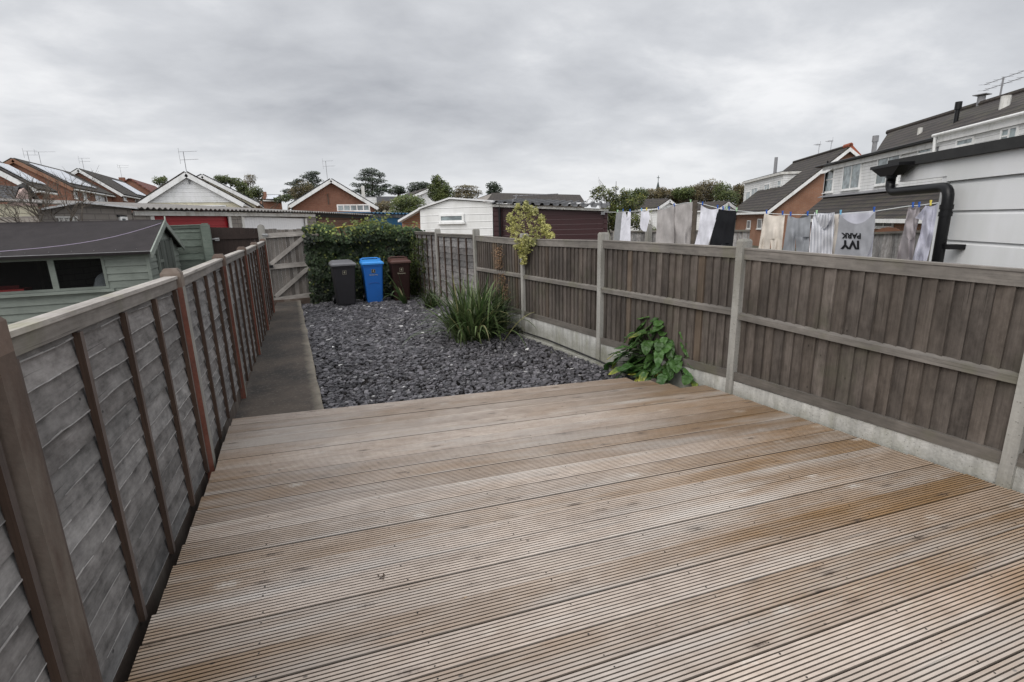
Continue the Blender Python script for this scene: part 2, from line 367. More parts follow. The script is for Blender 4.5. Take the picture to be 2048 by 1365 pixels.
M['stone'] = plain('church spire slate', (.05, .065, .06), .9, .2)

# ------------------------------------------------------------------ sky and light
SUN_EL, SUN_AZ = math.radians(40), math.radians(248)        # azimuth measured from +Y clockwise
w = bpy.data.worlds.new('World'); scene.world = w; w.use_nodes = True; T = w.node_tree; T.nodes.clear()
def wn(typ, ins=None, **pr):
    nd = T.nodes.new('ShaderNode'+typ)
    for k, v in pr.items(): setattr(nd, k, v)
    for k, v in (ins or {}).items():
        if isinstance(v, bpy.types.NodeSocket): T.links.new(v, nd.inputs[k])
        else: nd.inputs[k].default_value = v
    return nd
sky = wn('TexSky', sky_type='NISHITA', sun_disc=False, sun_elevation=SUN_EL, sun_rotation=SUN_AZ, air_density=1.0, dust_density=2.0)
tc = wn('TexCoord'); sx = wn('SeparateXYZ', {0: tc.outputs['Generated']})
zc = wn('Math', {0: sx.outputs[2], 1: .24}, operation='ADD'); zc2 = wn('Math', {0: zc.outputs[0], 1: .05}, operation='MAXIMUM')
cxn = wn('Math', {0: sx.outputs[0], 1: zc2.outputs[0]}, operation='DIVIDE'); cyn = wn('Math', {0: sx.outputs[1], 1: zc2.outputs[0]}, operation='DIVIDE')
cv = wn('CombineXYZ', {0: cxn.outputs[0], 1: cyn.outputs[0], 2: 0.0})
mp = wn('Mapping', {0: cv.outputs[0], 'Location': (3.1, 1.7, 0), 'Rotation': (0, 0, .35), 'Scale': (.80, 1.0, 1)})
n1 = wn('TexNoise', {'Vector': mp.outputs[0], 'Scale': .92, 'Detail': 8, 'Roughness': .52, 'Distortion': .15})
n2 = wn('TexNoise', {'Vector': mp.outputs[0], 'Scale': 3.4, 'Detail': 7, 'Roughness': .58, 'Distortion': .2})
nm = wn('Mix', {0: .27, 2: n1.outputs[0], 3: n2.outputs[0]})
cr = wn('ValToRGB', {0: nm.outputs[0]}); e = cr.color_ramp.elements
e[0].position = .30; e[0].color = (.40, .415, .45, 1); e[1].position = .61; e[1].color = (.88, .885, .90, 1)
k = e.new(.50); k.color = (.645, .66, .69, 1)
hz = wn('MapRange', {0: sx.outputs[2], 1: 0.0, 2: .20, 3: .75, 4: 0.0}, clamp=True)
hm = wn('Mix', {0: hz.outputs[0], 6: cr.outputs[0], 7: (.74, .755, .78, 1)}, data_type='RGBA')
zg = wn('MapRange', {0: sx.outputs[2], 1: .5, 2: 1.0, 3: 0.0, 4: 1.0}, clamp=True)
zm = wn('Mix', {0: zg.outputs[0], 6: hm.outputs[2], 7: (1.25, 1.26, 1.30, 1)}, data_type='RGBA')
bh = wn('MapRange', {0: sx.outputs[1], 1: .25, 2: -.7, 3: 10.6, 4: 17.0}, clamp=True)  # extra sky brightness added behind the camera to light the walls
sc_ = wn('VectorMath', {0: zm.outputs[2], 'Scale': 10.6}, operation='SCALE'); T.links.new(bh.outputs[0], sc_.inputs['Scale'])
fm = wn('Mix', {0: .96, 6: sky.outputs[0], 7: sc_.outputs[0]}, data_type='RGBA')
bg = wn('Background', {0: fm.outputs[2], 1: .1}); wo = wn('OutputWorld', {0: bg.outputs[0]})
sl = bpy.data.lights.new('sun', 'SUN'); so = bpy.data.objects.new('sun', sl); COL.objects.link(so)
sl.energy = 1.7; sl.angle = math.radians(40); sl.color = (1, .965, .92)
sd_ = V(math.sin(SUN_AZ)*math.cos(SUN_EL), math.cos(SUN_AZ)*math.cos(SUN_EL), math.sin(SUN_EL))
so.rotation_euler = sd_.to_track_quat('Z', 'Y').to_euler(); so.location = (0, -5, 20)
scene.view_settings.view_transform = 'Standard'; scene.view_settings.look = 'None'
scene.view_settings.exposure = 0; scene.view_settings.gamma = 1

# ------------------------------------------------------------------ ground
mb = MB(); mb.add([(-1500, -1500, -.55), (1500, -1500, -.55), (1500, 1500, -.55), (-1500, 1500, -.55)], [(0, 1, 2, 3)])
solo('ground', mb, M['land'], kind='structure')
mb = MB(); mb.add([(-.66, -3, -.27), (6, -3, -.27), (3.2, 14, -.27), (-.45, 14, -.27)], [(0, 1, 2, 3)])
solo('garden_soil', mb, M['soil'], kind='structure')
# alley behind the gate
mb = MB(); mb.add([(-14, 13.6, -.26), (10, 13.6, -.26), (26, 40, -.26), (-14, 40, -.26)], [(0, 1, 2, 3)])
solo('alley', mb, M['path'], kind='structure')

# left fence line and posts (distances along the garden)
LY = [-.75, 1.125, 2.42, 3.66, 4.92, 6.1, 7.35]             # units of HC
def lx(y): return (-.4204+(.030 if y > 2.42 else .046)*(y-2.42))*HC                   # y in units
LZB = [0, 0, -.01, -.17, -.17, -.17, -.17]
# right fence
RP = [(2.40, -.38), (2.355, .825), (2.27, 2.038), (2.173, 3.25), (2.078, 4.45), (1.989, 5.56), (1.888, 6.83), (1.80, 7.90)]
RV = [V(a*HC, b*HC, 0) for a, b in RP]

# concrete path
mb = MB()
pxl = lambda y: lx(y/HC)
ys = [4.4+i*.45 for i in range(21)]
vs = []
for y in ys:
    e_ = .135+.02*mn.noise(V(0, y*2.2, 3))-.002*(y-5)
    vs += [V(pxl(y)-.03, y, -.168), V(e_-.012, y, -.160), V(e_, y, -.172), V(e_+.006, y, -.26)]
fs = []
for i in range(len(ys)-1):
    for k in range(3): fs.append((i*4+k, i*4+k+1, i*4+5+k, i*4+4+k))
mb.add(vs, fs); solo('path', mb, M['path'], kind='structure')

# slate chippings
def rfx(y): # x of right fence face at y (metres)
    for a, b in zip(RV[:-1], RV[1:]):
        if a.y <= y <= b.y: return a.x+(b.x-a.x)*(y-a.y)/(b.y-a.y)
    return RV[-1].x
mb = MB()
def deckfar(x): return (2.880-.160*x/HC)*HC
random.seed(3)
NCH = 21000
for i in range(NCH):
    y = 4.2+8.6*random.random()**1.12; x = R_(.13, rfx(y)-.05)
    if y < deckfar(x)-.05: continue
    z = -.20+.03*mn.noise(V(x*1.5, y*1.5, 0))+R_(-.012, .012)+(.02 if x > .5 else 0)
    r = R_(.013, .044)*(1.0+.35*(y > 7)+.3*(y > 9.5)); n = random.choice((4, 5, 5, 6)); a0 = R_(0, 6.28)
    nx = V(random.gauss(0, .20), random.gauss(0, .20), 1).normalized(); tx = nx.orthogonal().normalized(); ty = nx.cross(tx)
    asp = R_(.5, 1); th = R_(.004, .011); c = V(x, y, z)
    pts = []
    for k in range(n):
        a = a0+6.283*k/n+R_(-.35, .35); rr = r*R_(.7, 1.15)
        pts.append(c+tx*math.cos(a)*rr+ty*math.sin(a)*rr*asp)
    q = random.random(); tint = (R_(.35, 1.0)*R_(.7, 1.8), 1.0 if q < .008 else (R_(.1, .4) if q < .06 else 0), random.random())
    mb.add([p+nx*th for p in pts]+[p-nx*th for p in pts], [tuple(range(n))]+[(n+k, n+(k+1) % n, (k+1) % n, k) for k in range(n)], 0, tint)
solo('slate_chippings', mb, M['slate'], 'plum grey slate chippings spread between the concrete path and the fence', 'slate chippings', kind='stuff')

# ------------------------------------------------------------------ decking
random.seed(11)
deck = thing('decking', (0, 2.4, 0), 'ridged timber decking with silvered and orange brown boards in the foreground', 'decking')
gl0, gr0 = 2.955*HC, 2.480*HC            # front edge at the left / right boundaries
xl0, xr0 = -.45*HC, 2.35*HC
pl_, pr_ = .1083*HC, .0968*HC
def dl(x, k):                            # y of gap line k at x
    t = (x-xl0)/(xr0-xl0); return (gl0-k*pl_)*(1-t)+(gr0-k*pr_)*t
NR = 8
hue = [(.95, .15), (1.10, .0), (1.0, .0), (.92, .25), (1.05, .0), (.90, .12), (1.15, .0), (.97, .05), (1.0, .32), (.92, .06)]
for k in range(-0, 27):
    mb = MB(); lft = xl0-.02+R_(-.008, .008)
    ya = dl(xl0, k)
    lft = lx(ya/HC)+.035+R_(-.006, .006)
    yr = dl(xr0, k)
    # right boundary = fence face
    if yr < RV[2].y: a, b = (RV[1], RV[2]) if yr > RV[1].y else (RV[0], RV[1])
    else: a, b = RV[2], RV[3]
    rgt = a.x+(b.x-a.x)*(yr-a.y)/(b.y-a.y)-.05+R_(-.004, .004)
    if k == 0: rgt = 1.90*HC
    if k == 1: rgt = 2.0*HC
    if k == 2: rgt = 2.06*HC
    br, wm = random.choice(hue); br *= R_(.93, 1.06)
    gap = .0065; ups = []
    # cross profile in fraction of board width and height
    prof = [(0, -.028), (0, -.004), (.012, 0)]
    m = .045; st = (1-2*m)/NR
    for r in range(NR):
        s0 = m+r*st
        if r > 0 or True:
            prof += [(s0+st*.32, 0), (s0+st*.38, -.0065), (s0+st*.60, -.0065), (s0+st*.66, 0)]
    prof += [(.988, 0), (1, -.004), (1, -.028)]
    nseg = 4; vs = []; uo, vo_ = R_(0, 60), R_(0, 60); uvv = []
    bow = R_(-.003, .003); cup = R_(-.0015, .002)
    for j in range(nseg+1):
        x = lft+(rgt-lft)*j/nseg; y1 = dl(x, k)-gap/2; y0 = dl(x, k+1)+gap/2
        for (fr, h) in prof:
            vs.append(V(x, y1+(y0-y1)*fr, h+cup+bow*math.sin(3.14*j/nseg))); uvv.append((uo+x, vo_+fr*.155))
    P_ = len(prof)
    for q in range(P_-1):
        (f0, h0), (f1, h1) = prof[q], prof[q+1]
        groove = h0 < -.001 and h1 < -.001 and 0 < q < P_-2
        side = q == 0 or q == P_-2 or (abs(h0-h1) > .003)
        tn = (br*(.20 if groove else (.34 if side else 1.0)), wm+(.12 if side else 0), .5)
        # darker tannin stained ends by the right fence
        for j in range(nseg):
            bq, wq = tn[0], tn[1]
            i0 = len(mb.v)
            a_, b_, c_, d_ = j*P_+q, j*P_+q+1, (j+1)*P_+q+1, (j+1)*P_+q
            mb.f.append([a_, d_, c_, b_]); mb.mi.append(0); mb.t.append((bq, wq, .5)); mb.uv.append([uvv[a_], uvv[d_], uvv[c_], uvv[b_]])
    mb.v = [tuple(p) for p in vs]
    for xj in (-.28, .32, .92, 1.52, 2.12, 2.72, 3.32):
        if lft+.05 < xj < rgt-.05:
            for fr in (.16, .84):
                if random.random() < .25: continue
                xs0 = xj+R_(-.012, .012); y1 = dl(xs0, k)-gap/2; y0 = dl(xs0, k+1)+gap/2; yy = y1+(y0-y1)*(fr+R_(-.02, .02)); r = R_(.003, .0046)
                mb.add([V(xs0+r*math.cos(t), yy+r*math.sin(t), .0012+cup+bow) for t in [q*math.pi/3 for q in range(6)]], [(0, 1, 2, 3, 4, 5)], 1, (1, 0, .5))
    part('deck_board', mb, [M['deck'], M['screw']], deck)
mb = MB()
for xx in (-.3, .3, .9, 1.5, 2.1, 2.7, 3.3):
    mb.box(V(xx, -.9, -.13), V(0, dl(xx, 0)-.03+.9, 0), V(.045, 0, 0), Z*.098)
part('joist', mb, M['batten'], deck)
mb = MB(); mb.box(V(lx(2.9)+.06, dl(lx(2.9)+.06, 0)+.001, -.16), V(1.9*HC-lx(2.9)-.06, dl(1.9*HC, 0)-dl(lx(2.9)+.06, 0), 0), V(0, .02, 0), Z*.152, tint=(1.1, .2, .5))
part('fascia', mb, M['cap'], deck)

# ------------------------------------------------------------------ left fence (lap panels, concrete posts)
random.seed(21)
lf = thing('lap_fence', (lx(3)-.05, 4.8, -.2), 'grey lap panel fence with red stained posts running down the left side', 'fence')
LV = [V(lx(y)-.05, y*HC, 0) for y in LY]
ZT = [1.27, 1.31, 1.30, 1.295, 1.295, 1.305, 1.32]
def lap_panel(root, A, B, zt0, zt1, zb0, zb1, n, rows, mats, nb=3, caph=.06, vis=24, tintb=1.0, btint=1.0, amp=.006, edge_battens=True, bw=.028):
    """A->B along the fence, n toward the viewer"""
    d = (B-A); L = d.length; dn = d.normalized()
    pn = MB()
    for r in range(rows):
        t0 = r/rows; t1 = (r+1.25)/rows; off = R_(0, 90); tn = (tintb*R_(.75, 1.2), R_(0, .15), .5); uo, vo_ = R_(0, 70), R_(0, 70)
        vs = []; uvv = []
        for j in range(vis+1):
            s = j/vis; p = A+d*s; zb = zb0+(zb1-zb0)*s; zt = zt0+(zt1-zt0)*s
            wv = amp*(mn.noise(V(s*L*2.3, off, 0))*1.6+.7*mn.noise(V(s*L*9, off, 4))); 
            za = zb+(zt-zb)*t0+(wv if r else 0); zc_ = min(zt, zb+(zt-zb)*t1)
            tl = min(1.0, t1) ; full = (zc_-za)
            vs += [p+Z*za+n*.006, p+Z*za+n*.021, p+Z*zc_+n*.002]
            uvv += [(uo+s*L, vo_-.012), (uo+s*L, vo_), (uo+s*L, vo_+full)]
        i0 = len(pn.v); pn.v += [tuple(q) for q in vs]
        for j in range(vis):
            for k in (0, 1):
                f = [j*3+k, (j+1)*3+k, (j+1)*3+k+1, j*3+k+1]
                pn.f.append([i0+q for q in f]); pn.mi.append(0); pn.t.append((tn[0]*(1.9 if k == 0 else 1), tn[1], .5)); pn.uv.append([uvv[q] for q in f])
        # pale splintered lower edge
        for j in range(vis):
            if mn.noise(V(j*.35, off, 9)) > -.05:
                f0, f1 = vs[j*3+1], vs[(j+1)*3+1]; hh = .0042*(1+1.3*mn.noise(V(j*.7, off, 1)))
                pn.add([f0+n*.0015, f1+n*.0015, f1+n*.0008+Z*hh, f0+n*.0008+Z*hh], [(0, 1, 2, 3)], 0, (tn[0]*1.9, 0, .5), [(uo, vo_), (uo+.08, vo_), (uo+.08, vo_+.01), (uo, vo_+.01)])
    po = part('panel', pn, mats[0], root)
    mbk = MB(); mbk.box(A+Z*zb0-n*.004, d+Z*(zb1-zb0), Z*((zt0+zt1-zb0-zb1)/2-.01), -n*.012, tint=(.6, 0, .5)); part('backing', mbk, mats[0], po)
    cp = MB(); cp.beam(A+Z*(zt0+.012)-n*.02, B+Z*(zt1+.012)-n*.02, .018, .072, n, tint=(1.15, 0, .4))
    cp.beam(A+Z*(zt0-.006)+n*.02, B+Z*(zt1-.006)+n*.02, caph, .022, n, tint=(.62, .05, .4)); part('capping_rail', cp, mats[1], po)
    pos = [(i+1)/(nb+1) for i in range(nb)]
    if edge_battens: pos += [.022/L*1.2+bw/2/L, 1-.022/L-bw/2/L]
    for s in pos:
        bt = MB(); p = A+d*s; zb = zb0+(zb1-zb0)*s; zt = zt0+(zt1-zt0)*s
        bt.box(p-dn*bw/2+n*.020+Z*(zb-.01), Z*(zt-caph-.004-zb), dn*bw, n*.024, tint=(btint*R_(.8, 1.2), R_(0, .2), .5)); bt.t[2] = (.55, .75, .5); part('batten', bt, mats[2], po)
    return po
NX = V(1, 0, 0)
for i in range(len(LY)-1):
    A, B = LV[i], LV[i+1]; d = (B-A).normalized(); nn = V(d.y, -d.x, 0)
    zb = [(-.03, -.03), (-.03, -.03), (-.03, -.03), (-.12, -.15), (-.15, -.15), (-.15, -.15)][i]
    lap_panel(lf, A+d*.052, B-d*.052, ZT[i]+R_(-.008, .008), ZT[i+1]+R_(-.008, .008), zb[0], zb[1], nn, 14, (M['lap'], M['cap'], M['batten']), 3, tintb=.95)
    mb = MB(); mb.box(A+Z*-.3-nn*.02, B-A, Z*(.3+min(zb)-.012), nn*.04, tint=(.6, 0, .5)); part('gravel_board', mb, M['concbrown'], lf)
for i in range(1, len(LY)):
    A = LV[i]; zt = ZT[i]+(.058 if i > 1 else .085); zb = -.25
    w2 = .05; y0 = A.y-w2; y1 = A.y+w2; x0 = A.x-.045; x1 = A.x+.066
    mb = MB()
    p = [V(x0, y0, zb), V(x1, y0, zb), V(x1, y1, zb), V(x0, y1, zb), V(x0, y0, zt-.03), V(x1, y0, zt-.03), V(x1, y1, zt-.03), V(x0, y1, zt-.03)]
    red = 1 if i >= 2 else 0
    zr = zt-.12; pr = p[:4]+[V(q.x, q.y, zr) for q in p[:4]]; pt = pr[4:]+p[4:]
    mb.add(pr, [(0, 1, 5, 4)], 1 if red else 0, (1.25 if i == 2 else 1, 0, .5)); mb.add(pr, [(1, 2, 6, 5)], 2 if red else 0, (.8, 0, .5)); mb.add(pr, [(2, 3, 7, 6), (3, 0, 4, 7)], 0)
    mb.add(pt, [(0, 1, 5, 4), (1, 2, 6, 5), (2, 3, 7, 6), (3, 0, 4, 7)], 0, (1.25, 0, .5))
    q = [V(x0+.02, y0+.02, zt), V(x1-.02, y0+.02, zt), V(x1-.02, y1-.02, zt), V(x0+.02, y1-.02, zt)]
    mb.add(p[4:]+q, [(0, 1, 5, 4), (1, 2, 6, 5), (2, 3, 7, 6), (3, 0, 4, 7), (4, 5, 6, 7)], 0)
    part('post', mb, [M['concbrown'], M['red'], M['conc']], lf)

# ------------------------------------------------------------------ right fence
random.seed(31)
rf = thing('garden_fence', (3.4, 5.5, -.2), 'tall brown grey closeboard fence with concrete posts along the right side', 'fence')
# top z at (near end, far end) per bay, units relative to the eye
def zz(u): return HC+u*HC
bays = [ # near idx, far idx, top near, top far, mid near, mid far, low-rail top near/far, kind
    (0, 1, -.25, -.215, -.60, -.575, -.86, -.86, 'f'),
    (1, 2, -.215, -.178, -.571, -.522, -.873, -.868, 'f'),
    (2, 3, -.174, -.160, -.505, -.505, -.865, -.90, 'f'),
    (3, 4, -.163, -.172, -.50, -.505, -.86, -.865, 'f'),
    (4, 5, -.174, -.155, -.50, -.505, -.86, -.87, 'f'),
    (5, 6, -.145, -.140, 0, 0, -1.0, -1.0, 'l'),
    (6, 7, -.125, -.12, 0, 0, -1.05, -1.05, 'l')]
for (a, b, t0, t1, m0, m1, l0, l1, kd) in bays:
    A, B = RV[a], RV[b]; d = (B-A).normalized(); n = V(-d.y, d.x, 0)
    A2, B2 = A+d*.036, B-d*.036; L = (B2-A2).length
    if kd == 'f':
        pn = MB(); s = 0.0; 
        while s < L-.01:
            wd = R_(.082, .100); e = min(L, s+wd); q0, q1 = s/L, e/L
            zb = HC+(l0+(l1-l0)*q0)*HC-.06; zt = HC+(t0+(t1-t0)*q0)*HC-.012; zb1 = HC+(l0+(l1-l0)*q1)*HC-.06; zt1 = HC+(t0+(t1-t0)*q1)*HC-.012
            pa, pb = A2+d*s, A2+d*(e+.012)
            hi, lo_ = n*.002, n*.026
            P8 = [pa-n*.006+Z*zb, pb-n*.006+Z*zb1, pb+hi+Z*zb1, pa+lo_+Z*zb, pa-n*.006+Z*zt, pb-n*.006+Z*zt1, pb+hi+Z*zt1, pa+lo_+Z*zt]
            uo, vo_ = R_(0, 70), R_(0, 70); h = zt-zb
            U8 = [(uo, vo_+.2), (uo, vo_+.3), (uo, vo_+wd), (uo, vo_), (uo+h, vo_+.2), (uo+h, vo_+.3), (uo+h, vo_+wd), (uo+h, vo_)]
            wm = R_(0, .12) if random.random() > .12 else R_(.3, .6)
            pn.hexa(P8, 0, (R_(.75, 1.22), wm, .5), U8); s = e
        po = part('panel', pn, M['feather'], rf)
        mb = MB(); mb.beam(A2+Z*zz(t0), B2+Z*zz(t1), .085, .035, n, tint=(1.0, 0, .5), zoff=0); mb.beam(A2+Z*(zz(t0)+.012)-n*.02, B2+Z*(zz(t1)+.012)-n*.02, .014, .062, n, tint=(1.2, 0, .5)); part('top_rail', mb, M['rail'], po)
        mb = MB(); mb.v; X0 = A2+Z*zz(m0)+n*.016; X1 = B2+Z*zz(m1)+n*.016
        p = [X0-Z*.07, X1-Z*.07, X1-Z*.062+n*.036, X0-Z*.062+n*.036, X0, X1, X1-Z*.016+n*.036, X0-Z*.016+n*.036]
        uo = R_(0, 60); mb.hexa(p, 0, (1.0, 0, .5), [(uo, 0), (uo+L, 0), (uo+L, .03), (uo, .03), (uo, .13), (uo+L, .13), (uo+L, .1), (uo, .1)]); part('middle_rail', mb, M['rail'], po)
        mb = MB(); mb.beam(A2+Z*zz(l0)+n*.016, B2+Z*zz(l1)+n*.016, .075, .032, n, tint=(.72, .1, .5)); part('bottom_rail', mb, M['rail'], po)
    else:
        lap_panel(rf, A2, B2, zz(t0), zz(t1), zz(l0), zz(l1), n, 11, (M['lap'], M['rail'], M['batten']), 4, tintb=.9, caph=.05)
    # gravel board
    mb = MB(); zt0, zt1 = (zz(l0)-.078, zz(l1)-.078) if kd == 'f' else (zz(l0)-.005, zz(l1)-.005)
    mb.box(A2+n*.0-Z*.30, d*L, Z*(.30+zt0), n*.038, tint=(1, 0, .5), grain=False)
    part('gravel_board', mb, M['gravelboard'], rf, label='pale concrete board at the foot of the fence')
PT = [-.15, -.175, -.123, -.097, -.114, -.073, -.074, -.06]
for i in range(len(RV)):
    A = RV[i]; zt = zz(PT[i]); zb = -.28
    d = (RV[min(i+1, len(RV)-1)]-RV[max(i-1, 0)]).normalized(); n = V(-d.y, d.x, 0)
    mb = MB(); hw = .041
    o = [A-d*hw-n*.05, A+d*hw-n*.05, A+d*(hw-.008)+n*.062, A-d*(hw-.008)+n*.062]
    mb.hexa([q+Z*zb for q in o]+[q+Z*(zt-.02) for q in o], 0, (R_(.9, 1.1), 0, .5))
    c = sum(o, V(0, 0, 0))/4; q2 = [c+(q-c)*.75 for q in o]
    mb.add([q+Z*(zt-.02) for q in o]+[q+Z*zt for q in q2], [(0, 1, 5, 4), (1, 2, 6, 5), (2, 3, 7, 6), (3, 0, 4, 7), (4, 5, 6, 7)], 0, (.9, 0, .5))
    part('post', mb, M['conc'], rf)
# low concrete edging kerb beside the slate, and the black hose on it
mb = MB()
for i in (3, 4):
    A, B = RV[i-1], RV[i]; d = (B-A).normalized(); n = V(-d.y, d.x, 0)
    mb.box(A+n*.062-Z*.28+d*.08, (B-A), n*.05, Z*.13, grain=False)
solo('edging_kerb', mb, M['gravelboard'], 'low concrete edging strip at the foot of the fence beside the slate', 'edging')
hs = [gz(1050, 664, -.10), gz(1100, 680, -.11), gz(1160, 704, -.115), gz(1203, 722, -.11), gz(1245, 742, -.12), gz(1290, 752, -.1)]
mb = MB(); mb.tube([p-V(.03, 0, 0) for p in hs], .011, 8)
solo('hose', mb, M['hose'], 'thin black hose lying along the foot of the right fence', 'hose', smooth=True)

# ------------------------------------------------------------------ text helper
def text_mesh(s, size, o, right, up, depth=.001, align='CENTER', bold=.012):
    cu = bpy.data.curves.new('lettering', 'FONT'); cu.body = s; cu.size = size; cu.align_x = align; cu.align_y = 'CENTER'; cu.extrude = depth; cu.offset = size*bold
    ob = bpy.data.objects.new('lettering_source', cu); COL.objects.link(ob)
    dg = bpy.context.evaluated_depsgraph_get(); me = bpy.data.meshes.new_from_object(ob.evaluated_get(dg))
    bpy.data.objects.remove(ob); bpy.data.curves.remove(cu)
    right = Vector(right).normalized(); up = Vector(up).normalized(); n = right.cross(up)
    me.transform(Matrix(((right.x, up.x, n.x, o.x), (right.y, up.y, n.y, o.y), (right.z, up.z, n.z, o.z), (0, 0, 0, 1)))); return me
def text_mb(me):
    mb = MB(); mb.v = [tuple(v.co) for v in me.vertices]
    for p in me.polygons: mb.f.append(list(p.vertices)); mb.mi.append(0); mb.t.append((1, 0, .5)); mb.uv.append(None)
    return mb

# ------------------------------------------------------------------ wheelie bins
def wheelie(x, y, z, rot, h, wd, dp, mat, matlid, label, style, word, stick_dark):
    root = thing('wheelie_bin', (x, y, z), label, 'wheelie bin', 'wheelie bins in front of the ivy')
    Rz = Matrix.Rotation(rot, 4, 'Z')
    def W(a, b, c): return V(x, y, z)+Rz@V(a, b, c)
    hb = h*.90
    def ring(t, c, r=.035, nb=3):
        hw = (wd*.36+(wd*.46-wd*.36)*t); hd0 = -(dp*.33+(dp*.47-dp*.33)*t); hd1 = dp*.42
        pts = []
        for (sx_, sy_, a0) in ((1, 1, 0), (-1, 1, 90), (-1, -1, 180), (1, -1, 270)):
            cx = sx_*(hw-r); cy = (hd1-r) if sy_ > 0 else (hd0+r)
            for k in range(nb+1):
                a = math.radians(a0+90*k/nb); pts.append((cx+r*math.cos(a), cy+r*math.sin(a)))
        return [W(a, b, c) for a, b in pts]
    mb = MB(); lv = [(0.0, .015), (.06, .05), (.3, hb*.3), (.6, hb*.6), (.97, hb*.95), (1, hb)]
    rings = [ring(t, c) for t, c in lv]; n = len(rings[0])
    vs = [p for r in rings for p in r]; fs = [(i*n+k, i*n+(k+1) % n, (i+1)*n+(k+1) % n, (i+1)*n+k) for i in range(len(lv)-1) for k in range(n)]
    fs.append(tuple(range(n))[::-1]); mb.add(vs, fs)
    part('body', mb, mat, root, smooth=False)
    # moulded rim and front recess arch
    mb = MB(); r0 = ring(1.08, hb-.045, .03); r1 = ring(1.12, hb-.01, .03); r2 = ring(1.12, hb+.004, .03)
    mb.add(r0+r1+r2, [(i*n+k, i*n+(k+1) % n, (i+1)*n+(k+1) % n, (i+1)*n+k) for i in range(2) for k in range(n)]+[tuple(range(2*n, 3*n)), tuple(range(n))[::-1]]); part('rim', mb, mat, root)
    if style == 'arch':
        mb = MB(); pts = []
        for k in range(9):
            a = -1+k/4; zc_ = hb*(.53-.035*abs(a)**4); t = zc_/hb; pts.append(W(a*wd*.24, -(dp*.33+dp*.14*t)-.002, zc_))
        mb.tube(pts, .007, 6); part('moulding', mb, M['pegdark'], root)
    # lid: shallow dome with overhanging lip
    mb = MB(); hw = wd*.5; d0 = -dp*.52; d1 = dp*.44
    def lid(hw, d0, d1, c0, c1): return [W(-hw, d0, c0), W(hw, d0, c0), W(hw, d1, c1), W(-hw, d1, c1)]
    L = lid(hw, d0, d1, hb, hb)+lid(hw, d0, d1, hb+.035, hb+.045)+lid(hw*.88, d0*.84, d1*.86, hb+.06, hb+.085)+lid(hw*.55, d0*.5, d1*.5, hb+.07, hb+.095)
    mb.add(L, [(3, 2, 1, 0)]+[(i*4+k, i*4+(k+1) % 4, (i+1)*4+(k+1) % 4, (i+1)*4+k) for i in range(3) for k in range(4)]+[(12, 13, 14, 15)])
    lo = part('lid', mb, matlid, root)
    mb = MB(); hh = .105 if style != 'flat' else .075
    mb.tube([W(-hw*.78, d1*1.0, hb+.05), W(-hw*.78, d1*1.08, hb+hh), W(-hw*.68, d1*1.1, hb+hh+.008), W(hw*.68, d1*1.1, hb+hh+.008), W(hw*.78, d1*1.08, hb+hh), W(hw*.78, d1, hb+.05)], .016, 8)
    part('handle', mb, matlid, lo, smooth=True)
    if style != 'flat':
        for s in (-1, 1):
            mb = MB(); mb.box(W(s*hw*.86-.022, d1*.55, hb+.05), Rz@V(.044, 0, 0), Rz@V(0, d1*.5, 0), Z*.06, grain=False); part('hinge_lug', mb, matlid, lo)
    for s in (-1, 1):
        mb = MB(); c = W(s*wd*.38, dp*.42, .10); ax = Rz@V(s, 0, 0)
        mb.tube([c, c+ax*.045], .10, 20); wo_ = part('wheel', mb, M['black'], root, smooth=False)
        mb = MB(); mb.tube([c+ax*.045, c+ax*.05], .045, 14); part('hub', mb, M['metal'], wo_)
    # number sticker
    zs = hb*.83; t = zs/hb; fy_ = -(dp*.33+dp*.14*t)-.004; sl = dp*.14/hb
    up = Rz@V(0, -sl, 1); rt = Rz@V(1, 0, 0); nn = rt.cross(up).normalized(); o = W(0.0, fy_, zs)
    mb = MB(); s_ = .042
    if stick_dark: mb.box(o-rt*s_-up*s_-nn*.0, rt*2*s_, up*2*s_, nn*.0015, 0, (1, 0, .5), False); part('number_sticker', mb, M['sticker'], root)
    mb = text_mb(text_mesh('4', .078, o+nn*.003, rt, up)); 
    for (a, b, c_, d_) in ((-1, -1, 2, .1), (-1, .9, 2, .1), (-1, -.9, .1, 1.8), (.9, -.9, .1, 1.8)):
        mb.box(o+rt*s_*a+up*s_*b+nn*.002, rt*s_*c_, up*s_*d_, nn*.0015, 0, (1, 0, .5), False)
    part('house_number', mb, M['gold'], root)
    if word: part('street_name', text_mb(text_mesh(word, .040, W(0, -(dp*.33+dp*.14*(hb*.735/hb))-.005, hb*.735), rt, up)), M['gold'], root)
M['binblack'] = plain('charcoal bin plastic', (.022, .021, .024), .6, .12, 3, spec=.25)
M['binlid'] = plain('faded grey bin lid', (.135, .135, .145), .5, .15, 4)
M['binblue'] = plain('blue bin plastic', (.012, .105, .38), .45, .08, 3)
M['binbluelid'] = plain('blue bin lid', (.04, .24, .62), .4, .08, 3)
M['binbrown'] = plain('brown bin plastic', (.020, .0075, .006), .55, .12, 3, spec=.25)
M['binbrownlid'] = plain('faded brown bin lid', (.075, .034, .027), .5, .15, 3)
M['pegdark'] = plain('shaded blue moulding', (.008, .06, .25), .5, .05)
wheelie(1.07, 12.1, -.17, .02, 1.0, .53, .62, M['binblack'], M['binlid'], 'charcoal wheelie bin with pale grey lid, closest to the gate', 'flat', None, False)
wheelie(1.72, 12.12, -.17, -.03, .99, .485, .56, M['binblue'], M['binbluelid'], 'bright blue wheelie bin standing between the charcoal and the brown one', 'arch', 'Queensway', True)
wheelie(2.35, 12.05, -.17, -.04, .99, .465, .56, M['binbrown'], M['binbrownlid'], 'dark brown wheelie bin nearest the right fence', 'plain', 'Queensway', False)

